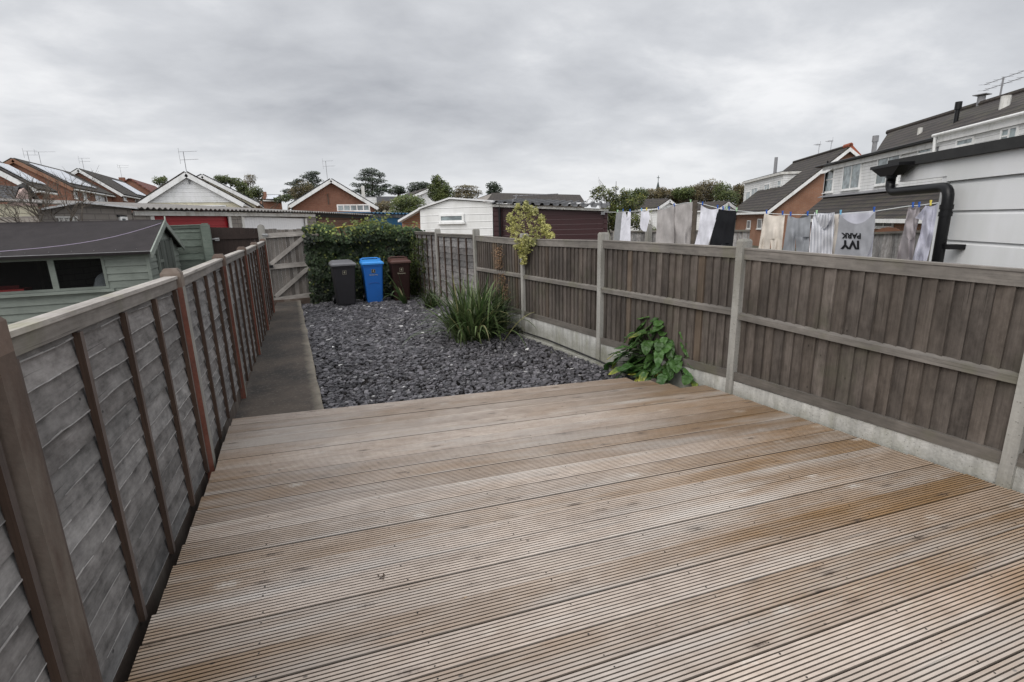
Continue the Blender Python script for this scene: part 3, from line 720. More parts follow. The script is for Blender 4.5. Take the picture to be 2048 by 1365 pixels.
# ------------------------------------------------------------------ gate and back boundary
YG = 13.42
random.seed(41)
def GP(px, py, dy=0): return gy(px, py, YG+dy)
gt = thing('garden_gate', (gz(585, 603, -.17).x, YG, -.1), 'ledged and braced grey wooden gate with zigzag braces at the end of the path', 'gate')
tl, tr, bl, br_ = GP(529, 459), GP(616, 459), GP(546, 601), GP(630, 592)
mb = MB(); nb_ = 11
for i in range(nb_):
    s0, s1 = i/nb_, (i+1)/nb_-.0015
    a, b, c, d = bl.lerp(br_, s0), bl.lerp(br_, s1), tl.lerp(tr, s1), tl.lerp(tr, s0)
    dz = R_(-.01, .02); uo, vo_ = R_(0, 60), R_(0, 60); h = 1.7
    mb.hexa([a, b, b+V(0, .02, 0), a+V(0, .02, 0), d+Z*dz, c+Z*dz, c+V(0, .02, 0)+Z*dz, d+V(0, .02, 0)+Z*dz], 0, (R_(.45, .82), R_(0, .3), .5),
            [(uo, vo_), (uo, vo_+.11), (uo, vo_+.13), (uo, vo_+.02), (uo+h, vo_), (uo+h, vo_+.11), (uo+h, vo_+.13), (uo+h, vo_+.02)])
part('boards', mb, M['gatewood'], gt)
FYn = V(0, -1, 0)
for (p, q) in (((524, 472.5), (612, 467)), ((537, 535), (624, 527)), ((546, 601), (632, 589))):
    mb = MB(); mb.bar(GP(*p, -.03), GP(*q, -.03), .11, .04, FYn, tint=(1.3, 0, .5)); part('ledge', mb, M['gatewood'], gt)
for (p, q) in (((541, 529), (611, 472)), ((551, 594), (620, 533))):
    mb = MB(); mb.bar(GP(*p, -.032), GP(*q, -.032), .095, .035, FYn, tint=(1.2, 0, .5)); part('brace', mb, M['gatewood'], gt)
mb = MB(); mb.tube([GP(524, 470, -.07), GP(536, 471, -.07)], .014, 8); mb.cbox(GP(531, 473.5, -.06), .10, .02, .07); part('bolt', mb, M['metal'], gt)
mb = MB(); mb.cbox(GP(540, 536, -.07), .14, .03, .06); part('latch', mb, M['black'], gt)
def cpost(name, x, y, w_, z0, z1, mat, label, cat='post', rnd=False, depth=.12):
    mb = MB()
    prof = [V(x-w_/2, y, z0), V(x+w_/2, y, z0)]
    if rnd:
        for k in range(9):
            a = math.pi*k/8; prof.append(V(x+w_/2*math.cos(a), y, z1-w_/2+w_/2*math.sin(a)))
    else: prof += [V(x+w_/2, y, z1-.03), V(x+w_/2-.03, y, z1), V(x-w_/2+.03, y, z1), V(x-w_/2, y, z1-.03)]
    mb.ext(prof, V(0, depth, 0)); return solo(name, mb, mat, label, cat)
p = GP(521, 449); cpost('gate_post', p.x, YG-.06, .15, -.3, p.z, M['conc'], 'round topped concrete post between the grey gate and the dark brown gate', 'post', True)
p = GP(636, 470); cpost('gate_post', p.x+.05, YG-.45, .17, -.3, 1.42, M['concbrown'], 'stained concrete post where the ivy meets the gate', 'post')
# step below gate
mb = MB(); a = GP(546, 603); b = GP(640, 597); mb.box(V(a.x-.15, YG-.10, -.27), V(b.x-a.x+.2, 0, 0), V(0, .3, 0), Z*.155, grain=False)
solo('gate_step', mb, M['concbrown'], 'brown concrete step under the garden gate', 'step')
# dark brown neighbour gate + green lap panel + green post
dg = thing('brown_gate', (GP(465, 470).x, YG+.1, -.3), 'dark brown painted wooden gate beyond the left fence', 'gate')
a, b = GP(414, 455, .05), GP(516, 457, .05); mb = MB()
n_ = 11
for i in range(n_):
    s0 = i/n_; x0 = a.x+(b.x-a.x)*s0; wd = (b.x-a.x)/n_-.0012
    mb.box(V(x0, YG+.05, -.25), Z*(a.z+.25+(b.z-a.z)*s0), V(wd, 0, 0), V(0, .02, 0), tint=(R_(.85, 1.1), 0, .5))
part('boards', mb, M['brown'], dg)
for zc in (a.z-.28, .15):
    mb = MB(); mb.box(V(a.x+.03, YG+.02, zc), V(b.x-a.x-.05, 0, 0), Z*.11, V(0, .028, 0)); part('ledge', mb, M['brown'], dg)
mb = MB(); p = GP(424, 479); mb.tube([p, p+V(.13, 0, 0)], .016, 8); mb.cbox(p+V(.10, .01, -.04), .09, .02, .07); part('bolt', mb, M['metal'], dg)
gf = thing('green_fence', (GP(370, 470).x, YG, -.3), 'grey green painted lap fence panel behind the shed', 'fence')
A, B = GP(300, 452), GP(403, 450); A.z = 0; B.z = 0
lap_panel(gf, A, B, GP(330, 453).z, GP(400, 450).z, -.3, -.3, V(0, -1, 0), 13, (M['greenlap'],)*3, 0, tintb=.95, edge_battens=True)
p = GP(410, 447, -.1); mb = MB(); mb.cbox(V(p.x, YG-.15, -.3), .17, .13, p.z+.3-.03); mb.cbox(V(p.x, YG-.15, p.z-.028), .12, .09, .028); part('post', mb, M['greenlap'], gf)

# ------------------------------------------------------------------ ivy hedge on the back fence
random.seed(43)
YI = 12.75
ia, ib = gy(640, 600, YI).x-.08, RV[7].x+.1
bf = thing('back_fence', ((ia+ib)/2, YI+.15, -.3), 'brown board fence almost hidden under the ivy behind the bins', 'fence')
mb = MB(); x = ia
while x < ib:
    wd = R_(.11, .14); mb.box(V(x, YI+.12, -.3), Z*(1.66+R_(-.01, .01)), V(wd-.004, 0, 0), V(0, .02, 0), tint=(R_(.7, 1.2), R_(.1, .6), .5)); x += wd
part('boards', mb, M['feather'], bf)
mb = MB(); mb.box(V(ia, YI+.07, 1.25), V(ib-ia, 0, 0), Z*.09, V(0, .045, 0)); part('rail', mb, M['rail'], bf)
def topz(x): # ivy top outline from the photograph
    pts = [(618, 452), (640, 447), (680, 455), (720, 452), (760, 445), (800, 452), (835, 456), (850, 464), (880, 470)]
    zs = [(gy(a, b, YI).x, gy(a, b, YI).z) for a, b in pts]
    for (x0, z0), (x1, z1) in zip(zs[:-1], zs[1:]):
        if x0 <= x <= x1: return z0+(z1-z0)*(x-x0)/(x1-x0)
    return zs[0][1] if x < zs[0][0] else zs[-1][1]
iv = thing('ivy', ((ia+ib)/2, YI, -.2), 'dense dark green ivy covering the fence behind the three bins', 'ivy')
mb = MB()
for i in range(15000):
    x = R_(ia-.12, ib+.22); zt = topz(x); u = random.random(); z = -.2+(zt+.2)*u**.8
    thick = .20+.14*mn.noise(V(x*1.7, z*1.7, 0))+.09*mn.noise(V(x*5, z*5, 3))+(.14 if z > zt-.35 else 0)
    dens = mn.noise(V(x*2.1, z*2.4, 7))
    if dens < -.33 and random.random() < .72: continue
    if 2.35 < x < 2.75 and .1 < z < .95 and random.random() < .6: continue
    dpt = thick*random.random()**.4
    p = V(x, YI+.12-dpt, z+R_(-.02, .03))
    dr = V(R_(-.6, .6), -.35+R_(-.3, .3), -.75+R_(-.4, .5)).normalized(); nn = V(R_(-.5, .5), -1, R_(-.1, .9)).normalized()
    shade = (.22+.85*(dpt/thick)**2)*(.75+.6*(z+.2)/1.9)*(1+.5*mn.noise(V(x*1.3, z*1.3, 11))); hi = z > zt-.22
    l = R_(.045, .085)
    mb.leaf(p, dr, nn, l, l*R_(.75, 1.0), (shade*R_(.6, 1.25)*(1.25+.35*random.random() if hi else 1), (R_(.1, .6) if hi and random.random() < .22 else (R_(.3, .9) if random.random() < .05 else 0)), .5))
# loose tendrils over the top
for i in range(48):
    x = R_(ia, ib) if i > 30 else R_(1.5, 2.2); z = topz(x)-.05; p = V(x, YI-.05, z); hgt = R_(.06, .26); le = R_(-.3, .3)
    for k in range(random.randint(5, 12)):
        s = random.random(); q = p+V(le*s*hgt*2+R_(-.03, .03), R_(-.08, .08), hgt*s)
        mb.leaf(q, V(R_(-1, 1), R_(-.5, .5), R_(-.6, .6)).normalized(), V(R_(-.5, .5), -1, .5).normalized(), R_(.04, .075), R_(.03, .06), (R_(1.0, 1.7), R_(.1, .7), .5))
# curtain of ivy over the corner of the right fence
for i in range(1500):
    s = random.random()**1.3; y = 12.62-s*1.15; x = rfx(y)-.06-R_(0, .14); z = 1.28-2*.7*random.random()**(.6+s*1.2)
    if random.random() < s*.6: continue
    mb.leaf(V(x, y, z), V(R_(-.4, .4), R_(-.4, .4), -1).normalized(), V(-1, R_(-.8, .3), .3).normalized(), R_(.04, .075), R_(.03, .065), (R_(.35, 1.1), R_(0, .3), .5))
part('foliage', mb, M['ivy'], iv)
mb = MB()
for i in range(16):
    x = R_(ia, ib); pts = []
    for k in range(8): pts.append(V(x+.1*mn.noise(V(i, k*.5, 0)), YI+.05, -.25+k*.2))
    mb.tube(pts, [.014-.0012*k for k in range(8)], 5)
part('stem', mb, M['bark'], iv)
mb = MB(); mb.tube([gy(612, 458.5, YI-.02), gy(660, 458, YI-.05), gy(720, 451, YI+.02)], .022, 8)
solo('yellow_pole', mb, M['yellow'], 'yellow pole lying along the top of the ivy beside the gate', 'pole', smooth=True)

# ------------------------------------------------------------------ garden plants
random.seed(47)
def strappy(name, base, n, L, spread, label, tintf=1.0, dead=.06, wd=.016, up=.0, lean=V(0, 0, 0)):
    root = thing(name, base, label, 'plant'); mb = MB(); md = MB()
    for i in range(n):
        a = R_(0, 6.28); out = V(math.cos(a), math.sin(a), 0); p = base+V(random.gauss(0, spread*.3), random.gauss(0, spread*.3), 0)
        l = L*R_(.5, 1.1); el = R_(.55, 1.45)+up; dr = out*math.cos(el)+Z*math.sin(el)+lean; dr.normalize(); droop = R_(.6, 3.4)/L; w_ = wd*R_(.7, 1.3)
        q = p.copy(); pts = [q.copy()]; ns = 9
        for k in range(ns):
            dr = (dr-Z*droop*l/ns*(k/ns)*1.3).normalized(); q = q+dr*l/ns; 
            if q.z < base.z+.01: q.z = base.z+.01
            pts.append(q.copy())
        sd = Z.cross(out).normalized(); isd = random.random() < dead; t = (tintf*R_(.5, 1.35), 1.0 if isd else (R_(0, .25)), .5)
        vs = []; 
        for k, pt in enumerate(pts):
            ww = w_*(min(1, .5+k*.25))*(1-(k/ns)**2.5)+.0008; vs += [pt-sd*ww, pt+sd*ww]
        (mb).add(vs, [(2*k, 2*k+1, 2*k+3, 2*k+2) for k in range(ns)], 0, t)
    part('foliage', mb, M['strap'], root); return root
b = gz(948, 680, -.17)
strappy('strap_leaf_plant', V(b.x+.02, b.y+.10, -.19), 430, 1.04, .46, 'large clump of arching strap leaves growing in the slate by the right fence', 1.2, dead=.08, wd=.016)
b2 = gz(1005, 668, -.17)
strappy('strap_leaf_plant', V(b2.x+.0, b2.y+.22, -.19), 90, .88, .2, 'darker upright clump squeezed between the large strappy plant and the fence', .6, dead=.04, wd=.015, up=.2)
b3 = gz(868, 618, -.17)
strappy('strap_leaf_plant', V(b3.x+.0, b3.y+.25, -.19), 70, .6, .25, 'thin grassy tuft at the fence corner below the hanging ivy', .8, dead=.1, wd=.012)
b4 = gz(811, 608, -.17)
strappy('strap_leaf_plant', V(b4.x, b4.y, -.18), 9, .82, .08, 'sparse stiff spiky leaves leaning in front of the brown bin', .8, dead=.15, wd=.03, up=.15, lean=V(-.25, 0, .2))
b5 = gz(1040, 668, -.17)
r5 = thing('weed', V(b5.x, b5.y+.08, -.19), 'low dark weed at the foot of the second far concrete post', 'plant'); mb = MB()
for i in range(500):
    a = R_(0, 6.28); rr = .22*random.random()**.6; q = V(b5.x+math.cos(a)*rr, b5.y+.08+math.sin(a)*rr, -.18+R_(0, .16)*(1-rr/.3))
    mb.leaf(q, V(R_(-1, 1), R_(-1, 1), R_(0, .8)).normalized(), V(R_(-.5, .5), R_(-.5, .5), 1).normalized(), R_(.02, .05), R_(.012, .03), (R_(.3, 1), R_(0, .2), .5))
part('foliage', mb, M['ivy'], r5)

# broad leaved plant beside the deck
def broadleaf(base, n, label):
    root = thing('broad_leaf_plant', base, label, 'plant'); ms = MB()
    lv = MB()
    for i in range(n):
        a = R_(0, 6.28); 
        el = R_(-.05, 1.3); rr = R_(.12, .56)*(.5+.6*math.cos(el*.9)); out = V(math.cos(a), math.sin(a), 0)
        ss_ = random.gauss(0, .23); ww_ = .03+.36*random.random()**1.2; hh_ = (.05+.74*random.random())*(1-.55*min(1, abs(ss_)/.5)**2)*(1-.35*ww_/.4)
        tip = base+V(-.08*ss_-ww_+.12, ss_, hh_); out = V(-ww_*1.6+R_(-.2, .1), ss_*2+R_(-.35, .35), 0); out = out.normalized() if out.length > .05 else V(-1, 0, 0)
        ms.tube([base+V(out.x*.03, out.y*.03, 0), base.lerp(tip, .6)+Z*.07, tip], [.007, .005, .004], 5)
        l = R_(.12, .22); w_ = l*R_(.27, .37); dr = (out*1.0+V(R_(-.5, .5), R_(-.5, .5), 0)+Z*R_(-.8, .35)).normalized(); sd = dr.cross(Z).normalized(); nn = sd.cross(dr).normalized()
        yl = random.random(); low = tip.z < base.z+.25; yel = R_(.35, 1.0) if (low and yl < .35) or yl < .04 else 0; tb = R_(.6, 1.3)
        ns = 9; fold = .25; tw = R_(-.3, .3)
        for half in (-1, 1):
            vs = []
            for k in range(ns+1):
                s = k/ns; ww = w_*(math.sin(math.pi*min(1, s**.75))**.8)*(1+.09*math.sin(k*2.6+i)); c = tip+dr*l*s-Z*(l*.32*s*s)+nn*.012*math.sin(s*6)
                vs += [c, c+(sd*half+nn*fold+Z*tw*.2*half).normalized()*ww*.55+nn*.008*math.sin(k*2.1+i), c+(sd*half+nn*fold*.4+Z*tw*.3*half).normalized()*ww]
            for k in range(ns):
                ty = yel*max(0, (k/ns-.35)/.65); 
                for q in (0, 1):
                    f = (3*k+q, 3*k+q+1, 3*k+q+4, 3*k+q+3) if half > 0 else (3*k+q, 3*k+q+3, 3*k+q+4, 3*k+q+1)
                    lv.add(vs, [], 0) if False else None
                    tt = (tb*(1+.12*q)+ty*.6, min(1, ty*(1.1+.4*q)+yel*.12*q), .5)
                    lv.add([vs[j] for j in f], [(0, 1, 2, 3)], 0, tt)
    part('foliage', lv, M['broad'], root, smooth=False); part('stem', ms, M['strap'], root, smooth=True)
bb = gz(1312, 752, -.1)
broadleaf(V(bb.x+.04, bb.y-.02, -.12), 150, 'bushy plant with broad glossy leaves and yellowing tips at the deck corner')
# concrete slab stub behind the plant
a = gz(1392, 762, 0); 
# variegated shrub hanging over the fence
rv = thing('variegated_shrub', at(1060, 500, 8.1), 'yellow variegated shrub spilling over the right fence', 'shrub')
vpl = plane(RV[4], RV[5])
mb = MB()
blobs = [(1035, 420, 4, 12, .45), (1052, 413, 3, 10, .4), (1070, 427, 5, 12, .4), (1020, 438, 5, 9, .45), (1090, 457, 10, 7, .4), (1083, 440, 5, 9, .45), (1050, 452, 30, 30, .45), (1045, 430, 22, 16, .45), (1075, 462, 22, 18, .45), (1098, 472, 9, 7, .4), (1028, 455, 14, 14, .4), (1058, 485, 14, 16, -.10), (1047, 500, 11, 16, -.13), (1046, 518, 6, 12, -.14), (1062, 420, 6, 8, .45), (1035, 478, 16, 12, .1), (1040, 490, 13, 12, -.1)]
for i in range(6500):
    bx_, by_, rx_, ry_, off = random.choice(blobs)
    a = R_(0, 6.28); rr = random.random()**.5; px_, py_ = bx_+math.cos(a)*rr*rx_, by_+math.sin(a)*rr*ry_
    if mn.noise(V(px_*.13, py_*.13, 0)) < -.12: continue
    q = vpl(px_, py_); D = FW.dot(q-CAM); q = at(px_, py_, D+off+R_(-.16, .16))
    if off < 0: q = at(px_, py_, D-.16+R_(-.08, .05))
    mb.leaf(q, V(R_(-1, 1), R_(-1, 1), R_(-.6, .9)).normalized(), V(R_(-.5, .5), -1, R_(0, .9)).normalized(), R_(.028, .05), R_(.016, .03), (R_(.35, 1.15), R_(0, .6), .5))
part('foliage', mb, M['variegated'], rv)
mb = MB()
for (x0, y0, x1, y1) in ((1052, 520, 1048, 430), (1052, 500, 1078, 460), (1050, 490, 1030, 450), (1060, 480, 1098, 470)):
    q0 = vpl(x0, y0); D = FW.dot(q0-CAM)+.35; mb.tube([at(x0, y0, D), at((x0+x1)/2+2, (y0+y1)/2, D), at(x1, y1, D)], [.012, .008, .004], 5)
part('branch', mb, M['bark'], rv)
# dry brown climber
dc = thing('dead_climber', vpl(1010, 600), 'dried brown climber clinging to the fence above the strappy plant', 'plant'); mb = MB()
for i in range(800):
    t = random.random(); px_ = 1003+(14*t if t > .5 else 6*t)+random.gauss(0, 4); py_ = 492+108*t; q = vpl(px_, py_)
    if .42 < t < .5: continue
    q += V(-.04-R_(0, .05), 0, 0); mb.leaf(q, V(R_(-1, 1), R_(-1, 1), R_(-1, .2)).normalized(), V(-1, R_(-1, .3), .2).normalized(), R_(.02, .045), R_(.01, .02), (R_(.4, 1.2), R_(0, .6), .5))
part('foliage', mb, M['dry'], dc)
mb = MB()
for k in range(5):
    mb.tube([vpl(1000+k*4+6*mn.noise(V(k, j, 0)), 490+j*14)+V(-.05, 0, 0) for j in range(9)], .005, 4)
part('stem', mb, M['bark'], dc)

# ================================================================== surroundings
GZ = -.35
def pbox(mb, pl, x0, y0, x1, y1, zb, t, mi=0, off=0.0, tint=(1, 0, .5), y2=None, y3=None):
    """flat panel on vertical plane pl: top edge through (x0,y0)-(x1,y1); down to zb (or to pixel rows y2,y3); thickness t towards the viewer"""
    a, b = pl(x0, y0), pl(x1, y1); n = pl.n*(-1 if pl.n.dot(a-CAM) > 0 else 1)
    if y2 is None: c, d = V(b.x, b.y, zb), V(a.x, a.y, zb)
    else: d, c = pl(x0, y2), pl(x1, y3); d.x, d.y, c.x, c.y = a.x, a.y, b.x, b.y
    o = n*off; mb.ext([d+o, c+o, b+o, a+o], n*t, mi, tint); return a, b, n
def window(root, pl, x0, y0, x1, y1, y2=None, y3=None, n_mull=1, pane='glass', off=.0, fr=.055, transom=None, name='window'):
    """white framed window on a wall plane; corners by sight line: top-left, top-right then bottom rows"""
    a, b = pl(x0, y0), pl(x1, y1)
    d = pl(x0, y2) if y2 is not None else V(a.x, a.y, a.z-1)
    n = pl.n*(-1 if pl.n.dot(a-CAM) > 0 else 1); h = a.z-d.z; u = b-a; u.z = 0; L = u.length; u = u/L; o = a-Z*h+n*off
    mb = MB(); T_ = .05
    for (s, z, l, hh) in ((0, 0, L, fr), (0, h-fr, L, fr), (0, fr, fr, h-2*fr), (L-fr, fr, fr, h-2*fr)): mb.box(o+u*s+Z*z, u*l, Z*hh, n*T_, grain=False)
    for k in range(1, n_mull+1):
        if n_mull and L > .3: mb.box(o+u*(L*k/(n_mull+1)-fr*.4)+Z*fr, u*fr*.8, Z*(h-2*fr), n*(T_-.004), grain=False)
    if transom: mb.box(o+u*fr+Z*(h*transom), u*(L/(n_mull+1)-fr), Z*fr*.8, n*(T_-.008), grain=False)
    f = part(name, mb, M['white'], root)
    mb = MB(); mb.box(o+u*fr*.5+Z*fr*.5, u*(L-fr), Z*(h-fr), n*.02, grain=False); part('pane', mb, M[pane], f)
    mb = MB(); mb.box(o-u*.04-Z*.05, u*(L+.08), Z*.045, n*.10, grain=False); part('sill', mb, M['white'], f)
    return f
def corr_sheet(mb, a, b, back, pitch, amp, tint=(1, 0, .5), box=False, th=.012):
    """corrugated roof sheet: front edge a->b, running back by vector back"""
    L = (b-a).length; u = (b-a)/L; n = u.cross(back).normalized(); n = n if n.z > 0 else -n
    k = max(4, int(L/pitch))*8; vs = []
    for i in range(k+1):
        s = i/k; ph = (s*k/8) % 1
        h = amp*math.sin(ph*2*math.pi) if not box else (amp if .55 < ph < .9 else 0)
        p = a+(b-a)*s+n*h; vs += [p, p+back, p-n*th, p+back-n*th]
    fs = []
    for i in range(k):
        A = i*4; B = A+4; fs += [(A, B, B+1, A+1), (A+2, A+3, B+3, B+2), (A, A+2, B+2, B)]
    mb.add(vs, fs, 0, tint)
def aerial(root_or_none, base, h, label, arms=((0, .9), (-.25, .8)), rot=0, parent=None):
    mb = MB(); mb.tube([base, base+Z*h], .016, 6)
    for (dz, l) in arms:
        c = base+Z*(h+dz); u = V(math.cos(rot), math.sin(rot), .05); w_ = V(-math.sin(rot), math.cos(rot), 0)
        mb.tube([c-u*.2, c+u*l], .008, 5)
        for k in range(9):
            q = c+u*(l*k/8); mb.tube([q-w_*.16-Z*.03, q+w_*.16+Z*.03], .004, 4)
        mb.tube([c-u*.2-Z*.18, c-u*.2+Z*.18], .008, 4)
    if parent is not None: return part('aerial', mb, M['greymetal'], parent)
def gable_house(name, label, cat, yg, ap, lf_, rt_, L, wall, roof, barge='white', zb=GZ, group=None, oh=.18, gmat=None, gsplit=None, roofth=.13):
    """gable end faces the garden on y=yg; ridge runs back by L"""
    A, Lf, Rt = gy(*ap, yg), gy(*lf_, yg), gy(*rt_, yg); ze = (Lf.z+Rt.z)/2
    root = thing(name, V(A.x, yg, zb), label, cat, group); back = V(0, L, 0)
    mb = MB(); B0, B1 = V(Lf.x, yg, zb), V(Rt.x, yg, zb)
    le, re = V(Lf.x, yg, Lf.z), V(Rt.x, yg, Rt.z)
    if gsplit is None: mb.ext([B0, B1, re, A, le], back)
    else:
        mb.ext([B0, B1, V(Rt.x, yg, min(Lf.z, Rt.z)-.02), V(Lf.x, yg, min(Lf.z, Rt.z)-.02)], back)
        g2 = MB(); g2.ext([V(Lf.x, yg-.03, min(Lf.z, Rt.z)-.02), V(Rt.x, yg-.03, min(Lf.z, Rt.z)-.02), re-V(0, .03, 0), A-V(0, .03, 0), le-V(0, .03, 0)], V(0, .2, 0)); part('gable', g2, gmat, root)
    part('wall', mb, wall, root)
    for (E_, sgn) in ((le, -1), (re, 1)):
        sl = (E_-A); sn = sl.normalized(); E2 = A+sl+sn*.28; up = sn.cross(V(0, 1, 0)); up = up if up.z > 0 else -up
        mb = MB(); s0 = A+V(0, -oh, 0); e0 = E2+V(0, -oh, 0)
        mb.ext([s0+up*.02, e0+up*.02, e0+up*roofth, s0+up*roofth+Z*0], V(0, L+2*oh, 0)); ro = part('roof', mb, roof, root)
        if barge:
            mb = MB(); mb.ext([s0-up*.16+V(0, -.03, 0), e0-up*.16+V(0, -.03, 0), e0+up*.06+V(0, -.03, 0), s0+up*.06+V(0, -.03, 0)], V(0, .028, 0)); part('bargeboard', mb, M[barge] if isinstance(barge, str) else barge, ro)
        mb = MB(); mb.tube([e0+up*.0+V(0, 0, -.03), e0+V(0, L+2*oh, -.03)], .06, 8); part('gutter', mb, M['white'], ro)
    return root, A, le, re

# ---- garage row running away to the right behind the gate
GR = hplane(262, 11.0, 737, 22.0)
nG = GR.n*(-1 if GR.n.dot(at(500, 430, 15)-CAM) > 0 else 1)
bk = -nG*5.5
def garage(x0, x1, ft0, ft1, dtop0, dtop1, dx0, dx1, doormat, wallmat, roofmat, label, fascia='whitedirty', pillar=True, name='garage'):
    a, b = GR(x0, ft0), GR(x1, ft1); root = thing(name, V((a.x+b.x)/2, (a.y+b.y)/2, GZ), label, 'garage', 'garages along the back alley')
    da, db = GR(dx0, dtop0), GR(dx1, dtop1)
    mb = MB()
    mb.ext([V(a.x, a.y, GZ), V(da.x, da.y, GZ), V(da.x, da.y, a.z-.1), V(a.x, a.y, a.z-.1)], bk)
    mb.ext([V(db.x, db.y, GZ), V(b.x, b.y, GZ), V(b.x, b.y, b.z-.1), V(db.x, db.y, b.z-.1)], bk)
    mb.ext([V(da.x, da.y, da.z)+bk*.02, V(db.x, db.y, db.z)+bk*.02, V(db.x, db.y, b.z-.1)+bk*.02, V(da.x, da.y, a.z-.1)+bk*.02], bk*.9)
    part('wall', mb, wallmat, root)
    mb = MB(); mb.ext([V(da.x, da.y, GZ)+bk*.01, V(db.x, db.y, GZ)+bk*.01, db+bk*.01, da+bk*.01], bk*.01); dr = part('door', mb, doormat, root)
    for q in (da, db):
        mb = MB(); mb.ext([V(q.x, q.y, GZ)+nG*.02-GR.d*.05, V(q.x, q.y, GZ)+nG*.02+GR.d*.05, q+nG*.02+GR.d*.05, q+nG*.02-GR.d*.05], -nG*.03); part('door_jamb', mb, M[fascia], root)
    mb = MB(); h_ = .10; mb.ext([a+nG*.06-Z*(h_+.06), b+nG*.06-Z*(h_+.06), b+nG*.06-Z*.06, a+nG*.06-Z*.06], -nG*.05); part('fascia', mb, M[fascia], root)
    mb = MB(); corr_sheet(mb, a+nG*.22, b+nG*.22, bk+Z*.40, .15, .022); part('roof', mb, roofmat, root)
    mb = MB(); mb.ext([a+nG*.10-Z*.055, b+nG*.10-Z*.055, b+nG*.10-Z*.01, a+nG*.10-Z*.01], -nG*.1); part('eaves_filler', mb, M['blackfelt'], root)
    return root
garage(263, 472, 416.5, 421, 431.5, 432, 303, 458, M['reddoor'], M['block'], M['corr'], 'garage with a deep red door behind the shed')
M['whitedoor'] = None
def vrib(name, col, w_):
    g = G(name); uv = g.vec((1, 1, 1)); s_ = g.n('SeparateXYZ', {0: uv}); fr = g.math('FRACT', g.math('DIVIDE', s_.outputs[0], w_))
    c = g.mix(g.ramp(fr, [(0, .35), (.12, 0)]), col, [x*.5 for x in col]); g.set('Base Color', c); g.set('Roughness', .5); g.bump(g.ramp(fr, [(0, 0), (.2, 1)]), .6, .01); return g.m
M['whitedoor'] = vrib('white ribbed garage door', (.74, .74, .75), .11)
garage(472.5, 627, 421, 425, 433.5, 437.5, 484, 611, M['whitedoor'], M['block'], M['corr'], 'garage with a white ribbed door behind the garden gate')
garage(627.5, 738, 425, 430.5, 433, 437, 633, 729, M['browndoor'], M['block'], M['corr'], 'garage with a brown timber front above the ivy', fascia='blackfelt')
# block garage, white roof sheet
bk2 = GR(75, 430)-CAM; bk2.z = 0; bk2 = bk2.normalized()*4.5
rt = thing('block_garage', GR(170, 430)-Z*(GR(170, 430).z-GZ), 'grey block garage with a shallow white roof left of the red door', 'garage', 'garages along the back alley')
mb = MB(); pts = [GR(75, 500), GR(262.5, 500), GR(262.5, 417), GR(150, 406), GR(75, 419)]; pts[0].z = GZ; pts[1].z = GZ; mb.ext(pts, bk2*.97); part('wall', mb, M['block'], rt)
mb = MB()
for (p, q) in (((70, 421), (150, 407)), ((150, 407), (266, 419))):
    a, b = GR(*p), GR(*q); mb.ext([a+nG*.15-Z*.0, b+nG*.15-Z*.0, b+nG*.15+Z*.035, a+nG*.15+Z*.035], bk2+Z*.05)
part('roof', mb, M['corrwhite'], rt)
mb = MB(); pbox(mb, GR, 232, 430, 250, 431.5, 0, .04, off=.01, y2=433.5, y3=434.5); part('lintel', mb, M['blackfelt'], rt)
window(rt, GR, 236, 434, 251, 435, 446, 446, 0, 'curtain', off=.0, fr=.04)
# pierced screen wall
sw = hplane(84, 9.4, 152, 9.8); rt = thing('screen_wall', sw(115, 440)-Z*1.9, 'pale pierced concrete block screen seen over the shed roof', 'wall'); mb = MB()
a, b = sw(84, 433), sw(152, 433.5); n_ = 7
nS = sw.n*(-1 if sw.n.dot(a-CAM) > 0 else 1)
for i in range(n_):
    for r in range(2):
        p = a.lerp(b, i/n_)-Z*(.30*r+.0); u = (b-a)/n_; s = .28
        for (da_, dz_, l, h) in ((0, -.3, 1, .03), (0, -.03, 1, .03), (0, -.3, .1, .3), (.9, -.3, .1, .3)): mb.box(p+u*da_+Z*dz_, u*l, Z*h, nS*.09, grain=False)
        c = p+u*.5-Z*.15; mb.tube([c+u*.42*math.cos(t)+Z*.12*math.sin(t)+nS*.045 for t in [k*math.pi/5 for k in range(11)]], .02, 5)
part('blocks', mb, M['whitedirty'], rt)
mb = MB(); mb.box(V(a.x, a.y, GZ), V(b.x-a.x, b.y-a.y, 0), Z*(a.z-.62-GZ), nS*.09, grain=False); part('wall', mb, M['block'], rt)
# blue sheet roofed garage
BLp = hplane(735, 22.5, 850, 25); mb = MB(); nB = BLp.n*(-1 if BLp.n.dot(at(800, 430, 23)-CAM) > 0 else 1)
rt = thing('blue_garage', BLp(790, 440)-Z*(BLp(790, 440).z-GZ), 'low garage clad in bright blue sheeting beyond the ivy', 'garage')
mb = MB(); pbox(mb, BLp, 738, 427, 850, 430, GZ, .1); part('wall', mb, M['blueroof'], rt)
mb = MB(); corr_sheet(mb, BLp(736, 426)+nB*.2, BLp(850, 429)+nB*.2, -nB*4+Z*.12, .2, .03); part('roof', mb, M['blueroof'], rt)
mb = MB(); mb.beam(BLp(736, 428.5)+nB*.12, BLp(850, 431.5)+nB*.12, .14, .03, nB); part('fascia', mb, M['corrdk'], rt)

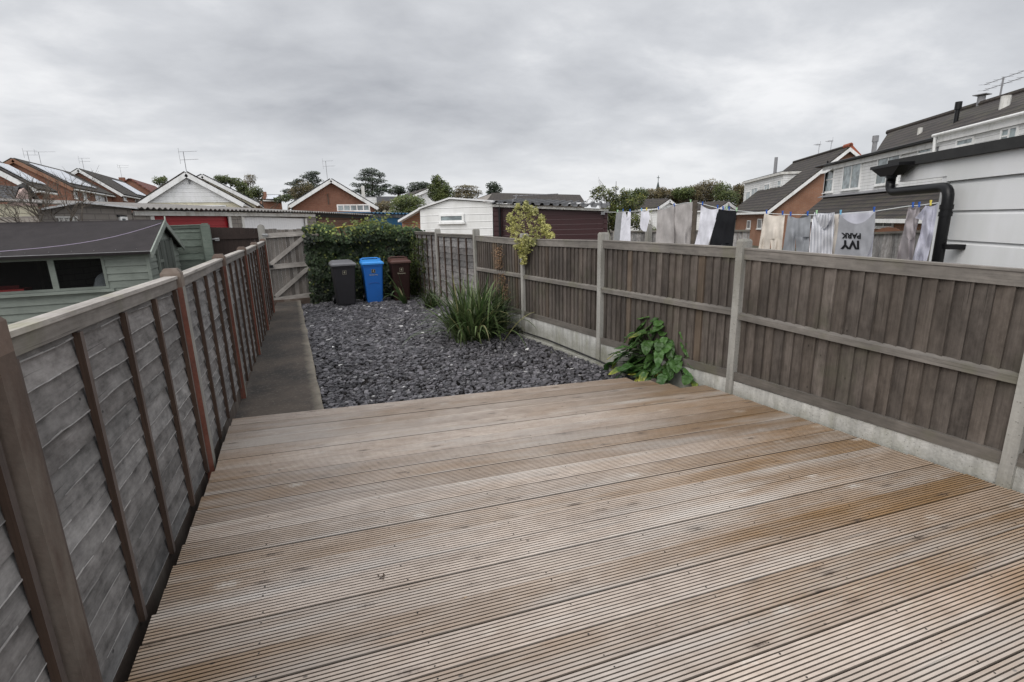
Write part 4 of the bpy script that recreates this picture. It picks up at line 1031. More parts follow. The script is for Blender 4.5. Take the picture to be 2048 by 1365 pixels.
# ---- white boarded garage with maroon door
WG = hplane(840, 17.0, 1218, 15.9); nW = WG.n*(-1 if WG.n.dot(at(1000, 430, 16)-CAM) > 0 else 1); bw = -nW*5.0
rt = thing('white_garage', WG(915, 450)-Z*(WG(915, 450).z-GZ), 'white boarded garage with a slim horizontal window beyond the fence', 'garage')
mb = MB(); pts = [WG(840, 500), WG(985, 500), WG(985, 406), WG(900, 399.5), WG(840, 420)]; pts[0].z = pts[1].z = GZ; mb.ext(pts, bw)
M['cladold'] = clad('old white garage boards', (.72, .72, .71), .23, .05, dirt=(.45, .45, .41), dk=.35); part('wall', mb, M['cladold'], rt)
mb = MB()
for (p, q) in (((838, 419.5), (900, 398.5)), ((900, 398.5), (988, 404.5))):
    a, b = WG(*p), WG(*q); mb.ext([a+nW*.1, b+nW*.1, b+nW*.1+Z*.05, a+nW*.1+Z*.05], bw+Z*.08)
part('roof', mb, M['corrwhite'], rt)
window(rt, WG, 878, 429, 928, 430, 446, 447, 0, 'curtain', off=.0, fr=.07)
mb = MB(); a, b = WG(797, 445), WG(841, 419.5); c = WG(841, 449); c.z = GZ; d = WG(797, 450); d.z = GZ
rt2 = thing('brick_lean_to', d, 'small orange brick lean-to with a sloping white edge beside the white garage', 'lean-to')
mb.ext([d-nW*.3, c-nW*.3, b-nW*.3, a-nW*.3], -nW*2); part('wall', mb, M['brickorange'], rt2)
mb = MB(); mb.ext([a+Z*.0+nW*.05, b+nW*.05, b+nW*.05+Z*.07, a+nW*.05+Z*.07], -nW*2.4); part('roof', mb, M['corrwhite'], rt2)
rt = thing('maroon_garage', WG(1100, 450)-Z*(WG(1100, 450).z-GZ), 'garage with a dark maroon door and corrugated roof behind the yellow shrub', 'garage')
a, b = WG(986, 411), WG(1216, 420)
mb = MB(); mb.ext([V(a.x, a.y, GZ)-nW*.12, V(b.x, b.y, GZ)-nW*.12, b-nW*.12, a-nW*.12], bw); part('wall', mb, M['block'], rt)
mb = MB(); d0, d1 = WG(1004, 417), WG(1207, 423.5); mb.ext([V(d0.x, d0.y, GZ)-nW*.02, V(d1.x, d1.y, GZ)-nW*.02, d1-nW*.02, d0-nW*.02], -nW*.06); dd = part('door', mb, M['maroon'], rt)
for p_, q_ in (((986, 415), (1003.5, 415.5)), ((1207.5, 421), (1215, 421.5))):
    mb = MB(); pbox(mb, WG, *p_, *q_, GZ, .03, off=-.04); part('door_jamb', mb, M['maroon'], rt)
mb = MB(); pbox(mb, WG, 985, 409, 1217, 418.5, 0, .08, off=.06, y2=414, y3=423); part('fascia', mb, M['whitedirty'], rt)
mb = MB(); corr_sheet(mb, WG(983, 406.5)+nW*.3, WG(1221, 416.5)+nW*.3, bw+Z*.28-nW*.3, .285, .07, box=True); part('roof', mb, M['corrdk'], rt)
mb = MB(); q = WG(1000, 412)+nW*.10; mb.tube([q+Z*.02, q-Z*.05-nW*.0, V(q.x, q.y, GZ)], .045, 8); part('downpipe', mb, M['black'], rt)
mb = MB(); q = WG(1202, 430)+nW*.02; mb.box(q, WG.d*.12, Z*.09, nW*.1, grain=False); part('lamp', mb, M['greymetal'], rt)
mb = MB(); q = WG(1022, 408)-nW*.4; mb.tube([q, q+Z*.15, q+Z*.17+WG.d*.1, q+Z*.30+WG.d*.12], .025, 6); mb.tube([q+Z*.26, q+Z*.28+WG.d*1.5], .015, 5)
for k in range(8): mb.tube([q+Z*.27+WG.d*(.2+k*.17)-nW*.18, q+Z*.27+WG.d*(.2+k*.17)+nW*.18], .008, 4)
mb.tube([q, q-Z*.1+nW*.2, q-Z*.35+nW*.35-WG.d*.3], .03, 6); part('aerial', mb, M['greymetal'], rt)
mb = MB(); q = WG(1100, 405)-nW*2.2; mb.tube([q-WG.d*1.6, q+WG.d*1.2], .03, 6); mb.tube([q+WG.d*(1.2+.12*math.cos(t))+Z*(.05+.12*math.sin(t)) for t in [k*math.pi/6 for k in range(7)]], .03, 6); part('flue_pipe', mb, M['corrwhite'], rt)

# ---- shed in the neighbouring garden
random.seed(53)
C = at(290, 502, 8.5); xs_ = C.x; ysd = C.y
sp = plane(V(xs_, ysd, 0), V(xs_-1, ysd, 0)); sg = plane(V(xs_, ysd, 0), V(xs_, ysd+1, 0))
rt = thing('garden_shed', V(xs_-1.5, ysd+.9, GZ), 'sage green timber shed with dark felt roof and two black windows', 'shed')
ez = sp(299, 503).z; Dw = gx(352, 491, xs_).y-ysd; ya = ysd+Dw/2; az = gx(314, 447, xs_).z
XL = -4.2
sw_ = V(xs_, ysd, 0)
def boards(mb, a, b, z0, z1, n, h=.118, clip=None):
    z = z0
    while z < z1-.005:
        hh = min(h, z1-z); tb = R_(.88, 1.1)
        s0, s1 = (0, 1) if clip is None else clip(z+hh*.5)
        p, q = a.lerp(b, s0), a.lerp(b, s1); u = q-p; uo, vo_ = R_(0, 60), R_(0, 60); l = u.length
        mb.hexa([p+Z*z, q+Z*z, q+Z*z+n*.022, p+Z*z+n*.022, p+Z*(z+hh), q+Z*(z+hh), q+Z*(z+hh)+n*.006, p+Z*(z+hh)+n*.006], 0, (tb, 0, .5),
                [(uo, vo_), (uo+l, vo_), (uo+l, vo_+.02), (uo, vo_+.02), (uo, vo_+hh+.02), (uo+l, vo_+hh+.02), (uo+l, vo_+hh+.03), (uo, vo_+hh+.03)]); z += hh
nF = V(0, -1, 0); nR = V(1, 0, 0)
w0, w1 = sp(-70, 520).x, sp(208, 520).x; wz0, wz1 = sp(100, 584).z, sp(150, 514).z
mb = MB(); P0 = V(xs_+XL, ysd, 0); P1 = V(xs_, ysd, 0)
boards(mb, P0, P1, GZ, wz0, nF)
boards(mb, V(w1, ysd, 0), P1, wz0, ez-.02, nF); boards(mb, P0, V(w0, ysd, 0), wz0, ez-.02, nF)
boards(mb, V(w0, ysd, 0), V(w1, ysd, 0), wz1, ez-.02, nF)
part('long_wall', mb, M['shedgreen'], rt)
mb = MB(); G0 = V(xs_, ysd, 0); G1 = V(xs_, ysd+Dw, 0)
dy0, dy1 = gx(306, 480, xs_).y, gx(337, 480, xs_).y; dtop = gx(322, 482, xs_).z
def cl(z):
    if z < ez: return (0, 1)
    k = (z-ez)/(az-ez)*.5; return (k, 1-k)
boards(mb, G0, G1, GZ, az-.03, nR, .118, cl); part('gable_wall', mb, M['shedgreen'], rt)
mb = MB(); nd_ = 6
for i in range(nd_): mb.box(V(xs_+.024, dy0+(dy1-dy0)*i/nd_, GZ+.1), Z*(dtop-GZ-.1), V(0, (dy1-dy0)/nd_-.004, 0), V(.02+.01*(i % 2), 0, 0), tint=(R_(.40, .6), 0, .5))
dr = part('door', mb, M['shedgreen'], rt, label='narrow slatted green door in the shed gable')
mb = MB(); mb.box(V(xs_+.045, dy0, dtop-.38), V(0, .28, 0), Z*.05, V(.015, 0, 0), tint=(.9, 0, .5)); part('hinge', mb, M['shedgreen'], dr)
for (yy0, yy1) in ((dy0-.06, dy0), (dy1, dy1+.06)):
    mb = MB(); mb.box(V(xs_+.022, yy0, GZ), Z*(dtop+.05-GZ), V(0, yy1-yy0, 0), V(.03, 0, 0), tint=(.95, 0, .5)); part('door_jamb', mb, M['shedgreen'], rt)
mb = MB(); mb.box(V(xs_-.01, ysd-.03, GZ), Z*(ez-GZ), V(.05, 0, 0), V(0, .05, 0), tint=(1.05, 0, .5)); part('corner_post', mb, M['shedgreen'], rt)
apx = V(xs_, ya, az); eL = V(xs_, ysd-.08, ez-.02); eR = V(xs_, ysd+Dw+.08, ez-.02)
for (e_, nm_) in ((eL, 0), (eR, 1)):
    mb = MB(); sl = (e_-apx).normalized(); up = V(1, 0, 0).cross(sl); up = up if up.z > 0 else -up
    o = V(.10, 0, 0); mb.ext([apx+o+up*.01, e_+o+sl*.08+up*.01, e_+o+sl*.08+up*.05, apx+o+up*.05], V(XL-.2, 0, 0)); ro = part('roof', mb, M['felt'], rt)
    mb = MB(); mb.ext([apx+V(.105, 0, 0)-up*.05, e_+V(.105, 0, 0)+sl*.10-up*.05, e_+V(.105, 0, 0)+sl*.10+up*.055, apx+V(.105, 0, 0)+up*.055+Z*.0], V(.022, 0, 0), tint=(1.35, 0, .5)); part('bargeboard', mb, M['shedgreen'], ro)
    if nm_ == 0:
        mb = MB(); mb.box(e_+sl*.07+up*.048+V(XL, 0, 0), V(-XL+.1, 0, 0), sl*-.012, up*.006, grain=False)
        for k in range(14):
            q = e_-sl*.05+up*.053+V(-.1-k*.29, 0, 0); mb.cbox(q, .014, .014, .004)
        part('felt_tack', mb, M['metal'], ro)
mb = MB(); c = apx+V(.10, 0, .075); pts = []
mb.ext([apx+V(XL, -.13, .058-.10), apx+V(XL, 0, .068), apx+V(XL, .13, .058-.10), apx+V(XL, .13, .05-.10), apx+V(XL, 0, .055), apx+V(XL, -.13, .05-.10)], V(-XL+.1, 0, 0)); part('ridge_felt', mb, M['felt'], rt)
mb = MB(); q = apx+V(.115, 0, -.06); mb.ext([q+V(0, -.045, 0), q+V(0, .045, 0), q+V(0, .035, .12), q+V(0, 0, .19), q+V(0, -.035, .12)], V(.02, 0, 0), tint=(1.5, 0, .5)); part('finial', mb, M['shedgreen'], rt)
mb = MB(); mb.box(V(xs_+XL, ysd+Dw-.02, GZ), V(-XL, 0, 0), V(0, .02, 0), Z*(ez-GZ-.02)); mb.box(V(xs_+XL, ysd, GZ), V(.02, 0, 0), V(0, Dw, 0), Z*(ez-GZ-.02)); mb.box(V(xs_+XL, ysd+.02, GZ), V(-XL-.02, 0, 0), V(0, Dw-.05, 0), Z*.05); part('back_wall', mb, M['brown'], rt)
def mound(name, label, cat, x0, x1, y0, y1, z0, z1, mat):
    mb = MB(); n_ = 12; vs = []
    for j in range(n_+1):
        for i in range(n_+1):
            u, v = i/n_*2-1, j/n_*2-1; h = max(0, 1-abs(u)**3)*max(0, 1-abs(v)**3)
            vs.append(V(x0+(x1-x0)*i/n_, y0+(y1-y0)*j/n_, z0+(z1-z0)*h*(.85+.25*mn.noise(V(u*1.5, v*1.5, x0)))))
    mb.add(vs, [(j*(n_+1)+i, j*(n_+1)+i+1, (j+1)*(n_+1)+i+1, (j+1)*(n_+1)+i) for j in range(n_) for i in range(n_)]); solo(name, mb, mat, label, cat, smooth=True)
mound('reflection_mound', 'pale grey mound added behind the right shed window to stand in for a reflection', 'reflection stand-in', sp(112, 570).x+.25, sp(208, 570).x+.2, ysd+.04, ysd+.7, GZ+.06, wz0+.30, M['panereflect'])  # added mound, stands in for the pale reflection in the right pane
mb = MB(); q = V(sp(20, 570).x-.1, ysd+.15, GZ+.06); mb.cbox(q, .5, .3, wz0+.07-GZ-.06); mb.cbox(q+Z*(wz0+.07-GZ-.06), .3, .04, .05); solo('tool_box', mb, M['redbox'], 'dull red box low behind the left shed window', 'box')
# two windows
wm0, wm1 = sp(103, 550).x, sp(112, 550).x
for (xa, xb) in ((w0, (wm0+wm1)/2), ((wm0+wm1)/2, w1)):
    mb = MB(); fr = .04
    for (x_, z_, l_, h_) in ((xa, wz0, fr, wz1-wz0), (xb-fr, wz0, fr, wz1-wz0), (xa+fr, wz0, xb-xa-2*fr, fr), (xa+fr, wz1-fr, xb-xa-2*fr, fr)):
        mb.box(V(x_, ysd+.01, z_), V(l_, 0, 0), Z*h_, V(0, -.035, 0), tint=(.9, 0, .5))
    f = part('window', mb, M['shedgreen'], rt); mb = MB(); mb.box(V(xa+.01, ysd+.006, wz0+.01), V(xb-xa-.02, 0, 0), Z*(wz1-wz0-.02), V(0, -.006, 0), grain=False); part('pane', mb, M['shedglass'], f)
mb = MB(); mb.box(V(w0-.05, ysd-.02, wz0-.05), V(w1-w0+.12, 0, 0), Z*.045, V(0, -.05, 0), tint=(1.1, 0, .5)); part('sill', mb, M['shedgreen'], rt)
a = apx+V(.13, 0, .03); b = gy(-20, 505, ysd-2.0); mb = MB(); mb.tube([a.lerp(b, k/10)-Z*.10*math.sin(math.pi*k/10) for k in range(11)], .0045, 5)
solo('shed_line', mb, M['lilac'], 'thin lilac cord strung from the shed gable across its roof', 'cord')

# ---- houses on the left
y1 = at(140, 372, 33).y
rt, A, le, re = gable_house('brick_house', 'nearest full brick gable house on the left with white solar panels on its dark roof', 'house', y1, (28, 320), (-66, 374), (140, 374), 9.5, M['brickred'], M['tile'], barge=M['brickorange'], zb=-1, group='brick houses with solar panels')
def solar(root, A, re, L, s0, s1, y0, y1_):
    sl = (re-A); up = sl.normalized().cross(V(0, 1, 0)); up = up if up.z > 0 else -up; mb = MB()
    n_ = 5
    for i in range(n_):
        a = A+sl*s0+V(0, y0+(y1_-y0)*i/n_, 0)+up*.17; mb.ext([a, a+sl*(s1-s0), a+sl*(s1-s0)+up*.04, a+up*.04], V(0, (y1_-y0)/n_-.03, 0))
    part('solar_panels', mb, M['solar'], root)
solar(rt, A, re, 9.5, .18, .92, .5, 5.8)
side = plane(V(re.x, re.y, 0), V(re.x, re.y+1, 0))
window(rt, side, 145, 383, 152, 385, 397, 398, 0, 'glass', .02); window(rt, side, 163, 384, 170, 386, 400, 401, 0, 'curtain', .02); window(rt, side, 188, 389, 211, 393, 404, 405, 2, 'glass', .02)
aerial(None, A+V(0, 2.2, 0), .8, '', arms=((0, .5), (-.25, .5)), rot=.2, parent=rt); aerial(None, A+V(.2, 3.4, 0), .9, '', arms=((0, .9),), rot=.1, parent=rt)
y2 = at(240, 386, 41).y
rt, A, le, re = gable_house('brick_house', 'brick house with white bargeboards and a narrow solar strip, behind the nearest brick gable', 'house', y2, (158, 340), (96, 378), (240, 387), 11, M['brickred'], M['tile'], zb=-1, group='brick houses with solar panels')
solar(rt, A, re, 11, .25, .96, 5.5, 9.5)
side = plane(V(re.x, re.y, 0), V(re.x, re.y+1, 0))
window(rt, side, 244, 390, 250, 391, 401, 402, 0, 'glass', .02); window(rt, side, 268, 394, 279, 396, 405, 406, 1, 'glass', .02)
aerial(None, A+V(0, 1.2, 0), 1.0, '', arms=((0, .5), (-.25, .5)), rot=.2, parent=rt)
y3 = at(258, 358, 58).y
rt, A, le, re = gable_house('brick_house', 'distant brick house with a red tiled roof left of the white gable', 'house', y3, (260, 359), (236, 372), (312, 392), 12, M['brickred'], M['tilered'], barge=None, zb=-1)
mb = MB(); mb.cbox(A+V(-1.2, 2, -.3), .55, .5, .65); part('chimney', mb, M['brickred'], rt); aerial(None, A+V(-1.2, 2, .3), 1.4, '', rot=.2, parent=rt)
# leftmost roofs
y0 = at(105, 380, 24).y
rt, A, le, re = gable_house('brick_house', 'house at the left edge with white solar panels over a low dark roof', 'house', y0, (-70, 307), (-200, 368), (62, 375), 2.0, M['brickred'], M['tile'], zb=-1, group='brick houses with solar panels')
solar(rt, A, re, 2.0, .30, .93, .3, 1.9)
side = plane(V(re.x, re.y, 0), V(re.x, re.y+1, 0))
pe = hplane(-40, 15.5, 76, 16.5)
rt = thing('pink_gable_house', pe(30, 440)-Z*2, 'low house with grey slate roof and a small pink gable at the left edge', 'house')
nP = pe.n*(-1 if pe.n.dot(pe(20, 430)-CAM) > 0 else 1)
mb = MB(); pts = [pe(-60, 470), pe(76, 470), pe(76, 412), pe(-60, 405)]; pts[0].z = pts[1].z = GZ; mb.ext(pts, -nP*3); M['cream'] = plain('cream render', (.62, .58, .44), .9, .08, 2, dirt=(.45, .42, .32)); part('wall', mb, M['cream'], rt)
mb = MB(); mb.ext([pe(18, 412)+nP*.05, pe(76, 412)+nP*.05, pe(48, 376)+nP*.05], -nP*1.0); M['pink'] = plain('pale pink tile hanging', (.42, .32, .29), .9, .15, 6); part('gable', mb, M['pink'], rt)
mb = MB(); a, b, c = pe(50, 369)+nP*.2, pe(80, 405)+nP*.2, pe(16, 407)+nP*.2
mb.ext([a, b, b-Z*.14, a-Z*.16], -nP*1.5); ro = part('bargeboard', mb, M['black'], rt)
mb = MB(); mb.ext([pe(-60, 360)-nP*1.2, pe(50, 369)-nP*1.2, pe(26, 398)+nP*.22, pe(-60, 402)+nP*.22], -nP*.1-Z*.1); part('roof', mb, M['tilegrey'], rt)
mb = MB(); mb.ext([a-nP*.0, b, b-nP*2.5, a-nP*2.5], Z*.06); part('roof', mb, M['tilegrey'], rt)

# ---- bungalows
yb = at(373, 345, 25).y
rt, A, le, re = gable_house('bungalow', 'bungalow with a large white boarded gable behind the red garage', 'bungalow', yb, (373, 348), (286, 404), (478, 404), 9, M['cream'], M['tile'], gmat=M['cladfar'], gsplit=1, zb=-.5)
fp = plane(V(0, yb, 0), V(1, yb, 0))
window(rt, fp, 330, 411, 385, 411, 424, 424, 2, 'glass', .03); window(rt, fp, 398, 411, 452, 411, 424, 424, 2, 'curtain', .03)
mb = MB(); q = fp(377, 353); mb.tube([q+V(0, -.1, 0), q+V(0, -.12, -.2), q+V(0, -.06, -.35)], .03, 6); part('vent_pipe', mb, M['greymetal'], rt)
aerial(None, A+V(0, .1, .1), .95, '', arms=((0, .6), (-.38, .6)), rot=-.15, parent=rt)
rt, A, le, re = gable_house('bungalow', 'dark roofed bungalow partly hidden behind the large white gable', 'bungalow', yb+9.5, (405, 352), (300, 404), (510, 405), 7, M['cream'], M['tilegrey'], zb=-.5)
yc = at(660, 360, 36).y
rt, A, le, re = gable_house('bungalow', 'bungalow with an orange red brick gable above the garages', 'bungalow', yc, (661, 361), (585, 409), (748, 413), 10, M['brickred'], M['tilegrey'], zb=-.8, oh=.35)
aerial(None, A+V(-.2, .0, .1), 1.2, '', arms=((0, .5), (-.35, .6)), rot=-.1, parent=rt)
mb = MB(); fp = plane(V(0, yc, 0), V(1, yc, 0)); q = fp(655, 388); mb.tube([q+V(0, -.06, 0), q+V(0, -.06, -.75)], .03, 5); part('vent_pipe', mb, M['bark'], rt)
cpn = plane(V(0, yc-2.2, 0), V(1, yc-2.2, 0))
rt = thing('conservatory', cpn(705, 425)-Z*2, 'white framed conservatory roof in front of the brick gable', 'conservatory')
mb = MB(); pbox(mb, cpn, 672, 424, 738, 426, -.8, 2.1, y2=None); part('base', mb, M['brickred'], rt); 
window(rt, cpn, 673, 409.5, 739, 411.5, 424, 426, 4, 'curtain', .04, fr=.08)
# houses further off
def slope_house(name, label, D0, D1, r0, r1, e0, e1, roof, wall, depth=2.5, zb=-1, group=None, gend=None):
    """long roof seen side on: ridge r0-r1, eaves e0-e1"""
    pe_ = hplane(e0[0], D0, e1[0], D1); n = pe_.n*(-1 if pe_.n.dot(pe_(*e0)-CAM) > 0 else 1)
    E0, E1 = pe_(*e0), pe_(*e1); pr = plane(E0-n*depth, E1-n*depth); R0, R1 = pr(*r0), pr(*r1)
    rt = thing(name, V((E0.x+E1.x)/2, (E0.y+E1.y)/2, zb), label, 'house', group)
    mb = MB(); B0, B1 = E0+n*-.25, E1+n*-.25
    mb.ext([V(B0.x, B0.y, zb), V(B1.x, B1.y, zb), B1-Z*.02, B0-Z*.02], -n*depth*1.8); part('wall', mb, wall, rt)
    mb = MB(); mb.add([E0, E1, R1, R0, E0-Z*.12, E1-Z*.12, R1-Z*.12, R0-Z*.12, ], [(0, 1, 2, 3), (4, 7, 6, 5), (0, 4, 5, 1), (1, 5, 6, 2), (2, 6, 7, 3), (3, 7, 4, 0)]); part('roof', mb, roof, rt)
    bk_ = -n*depth*2; F0, F1 = E0+bk_, E1+bk_
    mb = MB(); mb.add([R0, R1, F1, F0], [(0, 1, 2, 3)]); mb.add([R0-Z*.15, R1-Z*.15, F1-Z*.15, F0-Z*.15], [(3, 2, 1, 0)]); part('roof', mb, roof, rt)
    mb = MB(); mb.add([E0+n*-.1, F0, R0-Z*.05], [(0, 1, 2)]); part('gable', mb, wall, rt)
    mb = MB(); mb.add([E1+n*-.1, F1, R1-Z*.05], [(0, 2, 1)]); part('gable', mb, wall, rt)
    mb = MB(); mb.beam(E0-Z*.02, E1-Z*.02, .14, .05, n); part('fascia', mb, M['white'], rt)
    return rt, pe_
slope_house('house', 'long low house with brown tiled roof behind the maroon garage', 42, 46, (985, 386), (1160, 390), (972, 404), (1172, 408), M['tile'], M['block'], 3.5)
rt, _p = slope_house('house', 'grey roofed house behind the right of the brick gable', 55, 58, (722, 393), (800, 393.5), (722, 410), (812, 412), M['tilegrey'], M['cream'], 4)
mb = MB(); q = at(741, 405, 52); mb.cbox(q-Z*.3, 1.1, 1.0, .75); part('dormer', mb, M['cladfar'], rt); mb = MB(); q = at(727, 394, 54); mb.cbox(q-Z*.5, .3, .3, 1.6); part('flue', mb, M['whitedirty'], rt)
rt, _p = slope_house('house', 'small distant house with solar panels between the white gable and the brick gable', 60, 61, (526, 389), (562, 389.5), (523, 400), (563, 401), M['tilegrey'], M['brickred'], 3)
mb = MB(); q = at(544, 396, 58.6); mb.box(at(532, 398.5, 58.6), at(556, 398.5, 58.6)-at(532, 398.5, 58.6), at(534, 391, 61)-at(532, 398.5, 58.6), V(0, 0, .05), grain=False); part('solar_panels', mb, M['solar'], rt)
mb = MB(); q = at(529.5, 392, 60); mb.cbox(q-Z*.4, .45, .4, .85); part('chimney', mb, M['brickred'], rt)
yw = at(850, 378, 44).y
gable_house('house', 'white gabled house half hidden by the upright bushy tree', 'house', yw, (862, 377), (822, 394), (905, 396), 8, M['cladfar'], M['tile'], zb=-1)
slope_house('house', 'brown roofed house whose white gable shows over the washing, left one', 46, 46, (1278, 399), (1336, 397), (1270, 416), (1322, 418), M['tile'], M['cream'], 3)
yr = at(1337, 400, 43).y
gable_house('house_wing', 'white gabled wing behind the big grey towel', 'house', yr, (1337, 401), (1316, 415), (1355, 415), 6, M['cladfar'], M['tile'], zb=-1)
slope_house('house', 'brown roofed house behind the black trousers', 44, 42, (1350, 408), (1452, 402), (1345, 424), (1445, 424), M['tile'], M['cream'], 3)
yr = at(1454, 405, 41).y
gable_house('house_wing', 'white gabled wing above the black trousers', 'house', yr, (1454, 406), (1436, 418), (1470, 418), 5, M['cladfar'], M['tile'], zb=-1)
q = at(1316, 372, 150); mb = MB(); bz = at(1316, 415, 150).z; top = at(1315, 361, 150)
s_ = .62; b4_ = [V(q.x-s_, q.y-s_, at(1315, 388, 150).z), V(q.x+s_, q.y-s_, at(1315, 388, 150).z), V(q.x+s_, q.y+s_, at(1315, 388, 150).z), V(q.x-s_, q.y+s_, at(1315, 388, 150).z)]
rt = thing('church', V(q.x, q.y, bz), 'thin dark church spire rising above the far woodland', 'church')
mb.add(b4_+[V(q.x, q.y, top.z)], [(0, 1, 4), (1, 2, 4), (2, 3, 4), (3, 0, 4)]); part('spire', mb, M['stone'], rt)
mb = MB(); mb.cbox(V(q.x, q.y, bz), 1.2, 1.2, b4_[0].z-bz); part('tower', mb, M['stone'], rt)
mb = MB(); mb.tube([V(q.x, q.y, top.z-.3), V(q.x, q.y, top.z+1.3)], .09, 5); mb.tube([V(q.x-.5, q.y, top.z+.7), V(q.x+.5, q.y, top.z+.7)], .09, 5); part('cross', mb, M['stone'], rt)

# ================================================================== terrace on the right (u along the row, v away from us)
random.seed(61)
cw = lambda x, z: CAM+RT*x+FW*z
def rowline(v):
    # the row's direction in camera space is (.177, 1); v is measured square to it, away to the right
    o = Vector((RT.x*1+FW.x*-.177, RT.y*1+FW.y*-.177, 0)).normalized()*v
    A = cw(13.47, 15)+o; B = cw(13.47+.177*15, 30)+o; A.z = B.z = 0; return plane(A, B)
PE_, PD, PRG = rowline(0), rowline(1.83), rowline(4.3)
nE = PE_.n*(-1 if PE_.n.dot(PE_(1700, 430)-CAM) > 0 else 1)          # towards us
uR = (PE_(1800, 430)-PE_(1600, 430)); uR.z = 0; uR.normalize()        # towards the near right end
def flat(p, q): return V(q.x, q.y, p.z)
# --- near terrace
rt = thing('dormer_house', PE_(1750, 430)-Z*3.2, 'long terrace with white boarded dormers and dark tiled roof at the right', 'house', 'dormer houses on the right')
ze = PE_(1751, 437).z; zg = -1.6
eL, eR = PE_(1600, 430), PE_(2048, 430); eL.z = eR.z = ze; eR = eR+uR*5
wL, wR = PD(1646, 396), PD(2048, 340); zb_ = wL.z; wR.z = zb_; wR = wR+uR*5
mb = MB(); mb.ext([V(eL.x, eL.y, zg)-nE*.25+uR*.2, V(eR.x, eR.y, zg)-nE*.25, eR-nE*.25, eL-nE*.25+uR*.2], -nE*8); part('wall', mb, M['brickorange'], rt)
mb = MB(); mb.ext([eL+nE*.05, eR+nE*.05, wR-nE*.25+Z*.2, wL-nE*.25+Z*.2], Z*-.14); part('lower_roof', mb, M['tile'], rt)
mb = MB(); mb.beam(eL+nE*.10-Z*.02, eR+nE*.10-Z*.02, .15, .04, nE); part('fascia', mb, M['white'], rt)
tL, tM = PD(1651, 337), PD(1895, 272); zt_ = tL.z; tM.z = zt_; tR = PD(2048, 240); tR.z = zt_; tR = tR+uR*5
mb = MB(); mb.ext([V(tL.x, tL.y, zb_-.3), V(tM.x, tM.y, zb_-.3), tM, tL], -nE*2.2); part('dormer_wall', mb, M['cladw'], rt)
mb = MB(); o_ = nE*.22; mb.ext([V(tM.x, tM.y, zb_-.3)+o_, V(tR.x, tR.y, zb_-.3)+o_, tR+o_+Z*.12, tM+o_+Z*.12], -nE*2.4); part('dormer_wall', mb, M['cladw'], rt)
mb = MB(); mb.beam(tL+nE*.05+Z*.06-uR*.15, tM+nE*.05+Z*.06, .22, .05, nE); part('fascia', mb, M['white'], rt)
mb = MB(); mb.beam(tM+nE*.28+Z*.2, tR+nE*.28+Z*.2, .26, .05, nE); part('fascia', mb, M['white'], rt)
mb = MB(); mb.ext([tL+nE*.3+Z*.06-uR*.5, tM+nE*.3+Z*.06, tM-nE*1.6+Z*.10, tL-nE*1.6+Z*.10-uR*.5], Z*.11); part('dormer_roof', mb, M['blackfelt'], rt)
mb = MB(); mb.tube([tM+nE*.42+Z*.2-uR*.1, tR+nE*.42+Z*.2], .06, 8); mb.tube([tM+nE*.40+Z*.15, tM+nE*.36-Z*.6], .05, 8); part('gutter', mb, M['white'], rt)
mb = MB(); mb.tube([wL+nE*.05+uR*.2+Z*2.0, wL+nE*.05+uR*.2], .05, 6); mb.tube([tL+nE*.34+Z*.12-uR*.5, tM+nE*.34+Z*.12], .05, 6); part('downpipe', mb, M['black'], rt)
mb = MB(); mb.ext([wL+nE*.25-uR*.1+Z*.0, wR+nE*.25+Z*.0, wR-nE*.05+Z*.12, wL-nE*.05+Z*.12-uR*.1], Z*.03); part('lead_flashing', mb, M['greymetal'], rt)
zr = PRG(1777, 265).z; r0, r1 = PRG(1777, 265), PRG(2048, 200); r1.z = zr; r1 = r1+uR*5
v0 = PD(1734, 309); v0 = V(v0.x, v0.y, zt_+.17)-nE*.3; v1 = V(tR.x, tR.y, zt_+.3)+nE*.1
mb = MB(); mb.ext([v0, v1, r1, r0], Z*-.15); part('roof', mb, M['tile'], rt)
mb = MB(); mb.ext([r0, r1, r1-nE*4.3-Z*4.2, r0-nE*4.3-Z*4.2], Z*-.15); part('roof', mb, M['tile'], rt)
mb = MB(); mb.tube([r0-uR*.03, r1], .13, 8); part('ridge_tiles', mb, M['tile'], rt)
for a in ((1652.5, 342, 1671, 337, 386, 383, 0, 'curtain', .55), (1689, 331, 1726, 322, 381, 375, 1, 'curtain', None), (1758, 314, 1805, 302, 371, 364, 1, 'curtain', None), (1838, 299, 1868, 291, 311, 306, 0, 'curtain', None)):
    window(rt, PD, a[0], a[1], a[2], a[3], a[4], a[5], a[6], a[7], 0.0, transom=a[8], fr=.07)
PD2 = plane(PD(1900, 300)+nE*.22, PD(2040, 260)+nE*.22)
window(rt, PD2, 1915, 280, 1951, 271, 295, 288, 0, 'curtain', 0, fr=.06); window(rt, PD2, 2005, 258, 2041, 248, 287, 280, 1, 'curtain', 0, fr=.06, transom=.4)
mb = MB(); q = PD(1877, 290); mb.box(q+nE*.0, uR*.25, Z*-.3, nE*.04, grain=False); part('vent_grille', mb, M['greymetal'], rt)
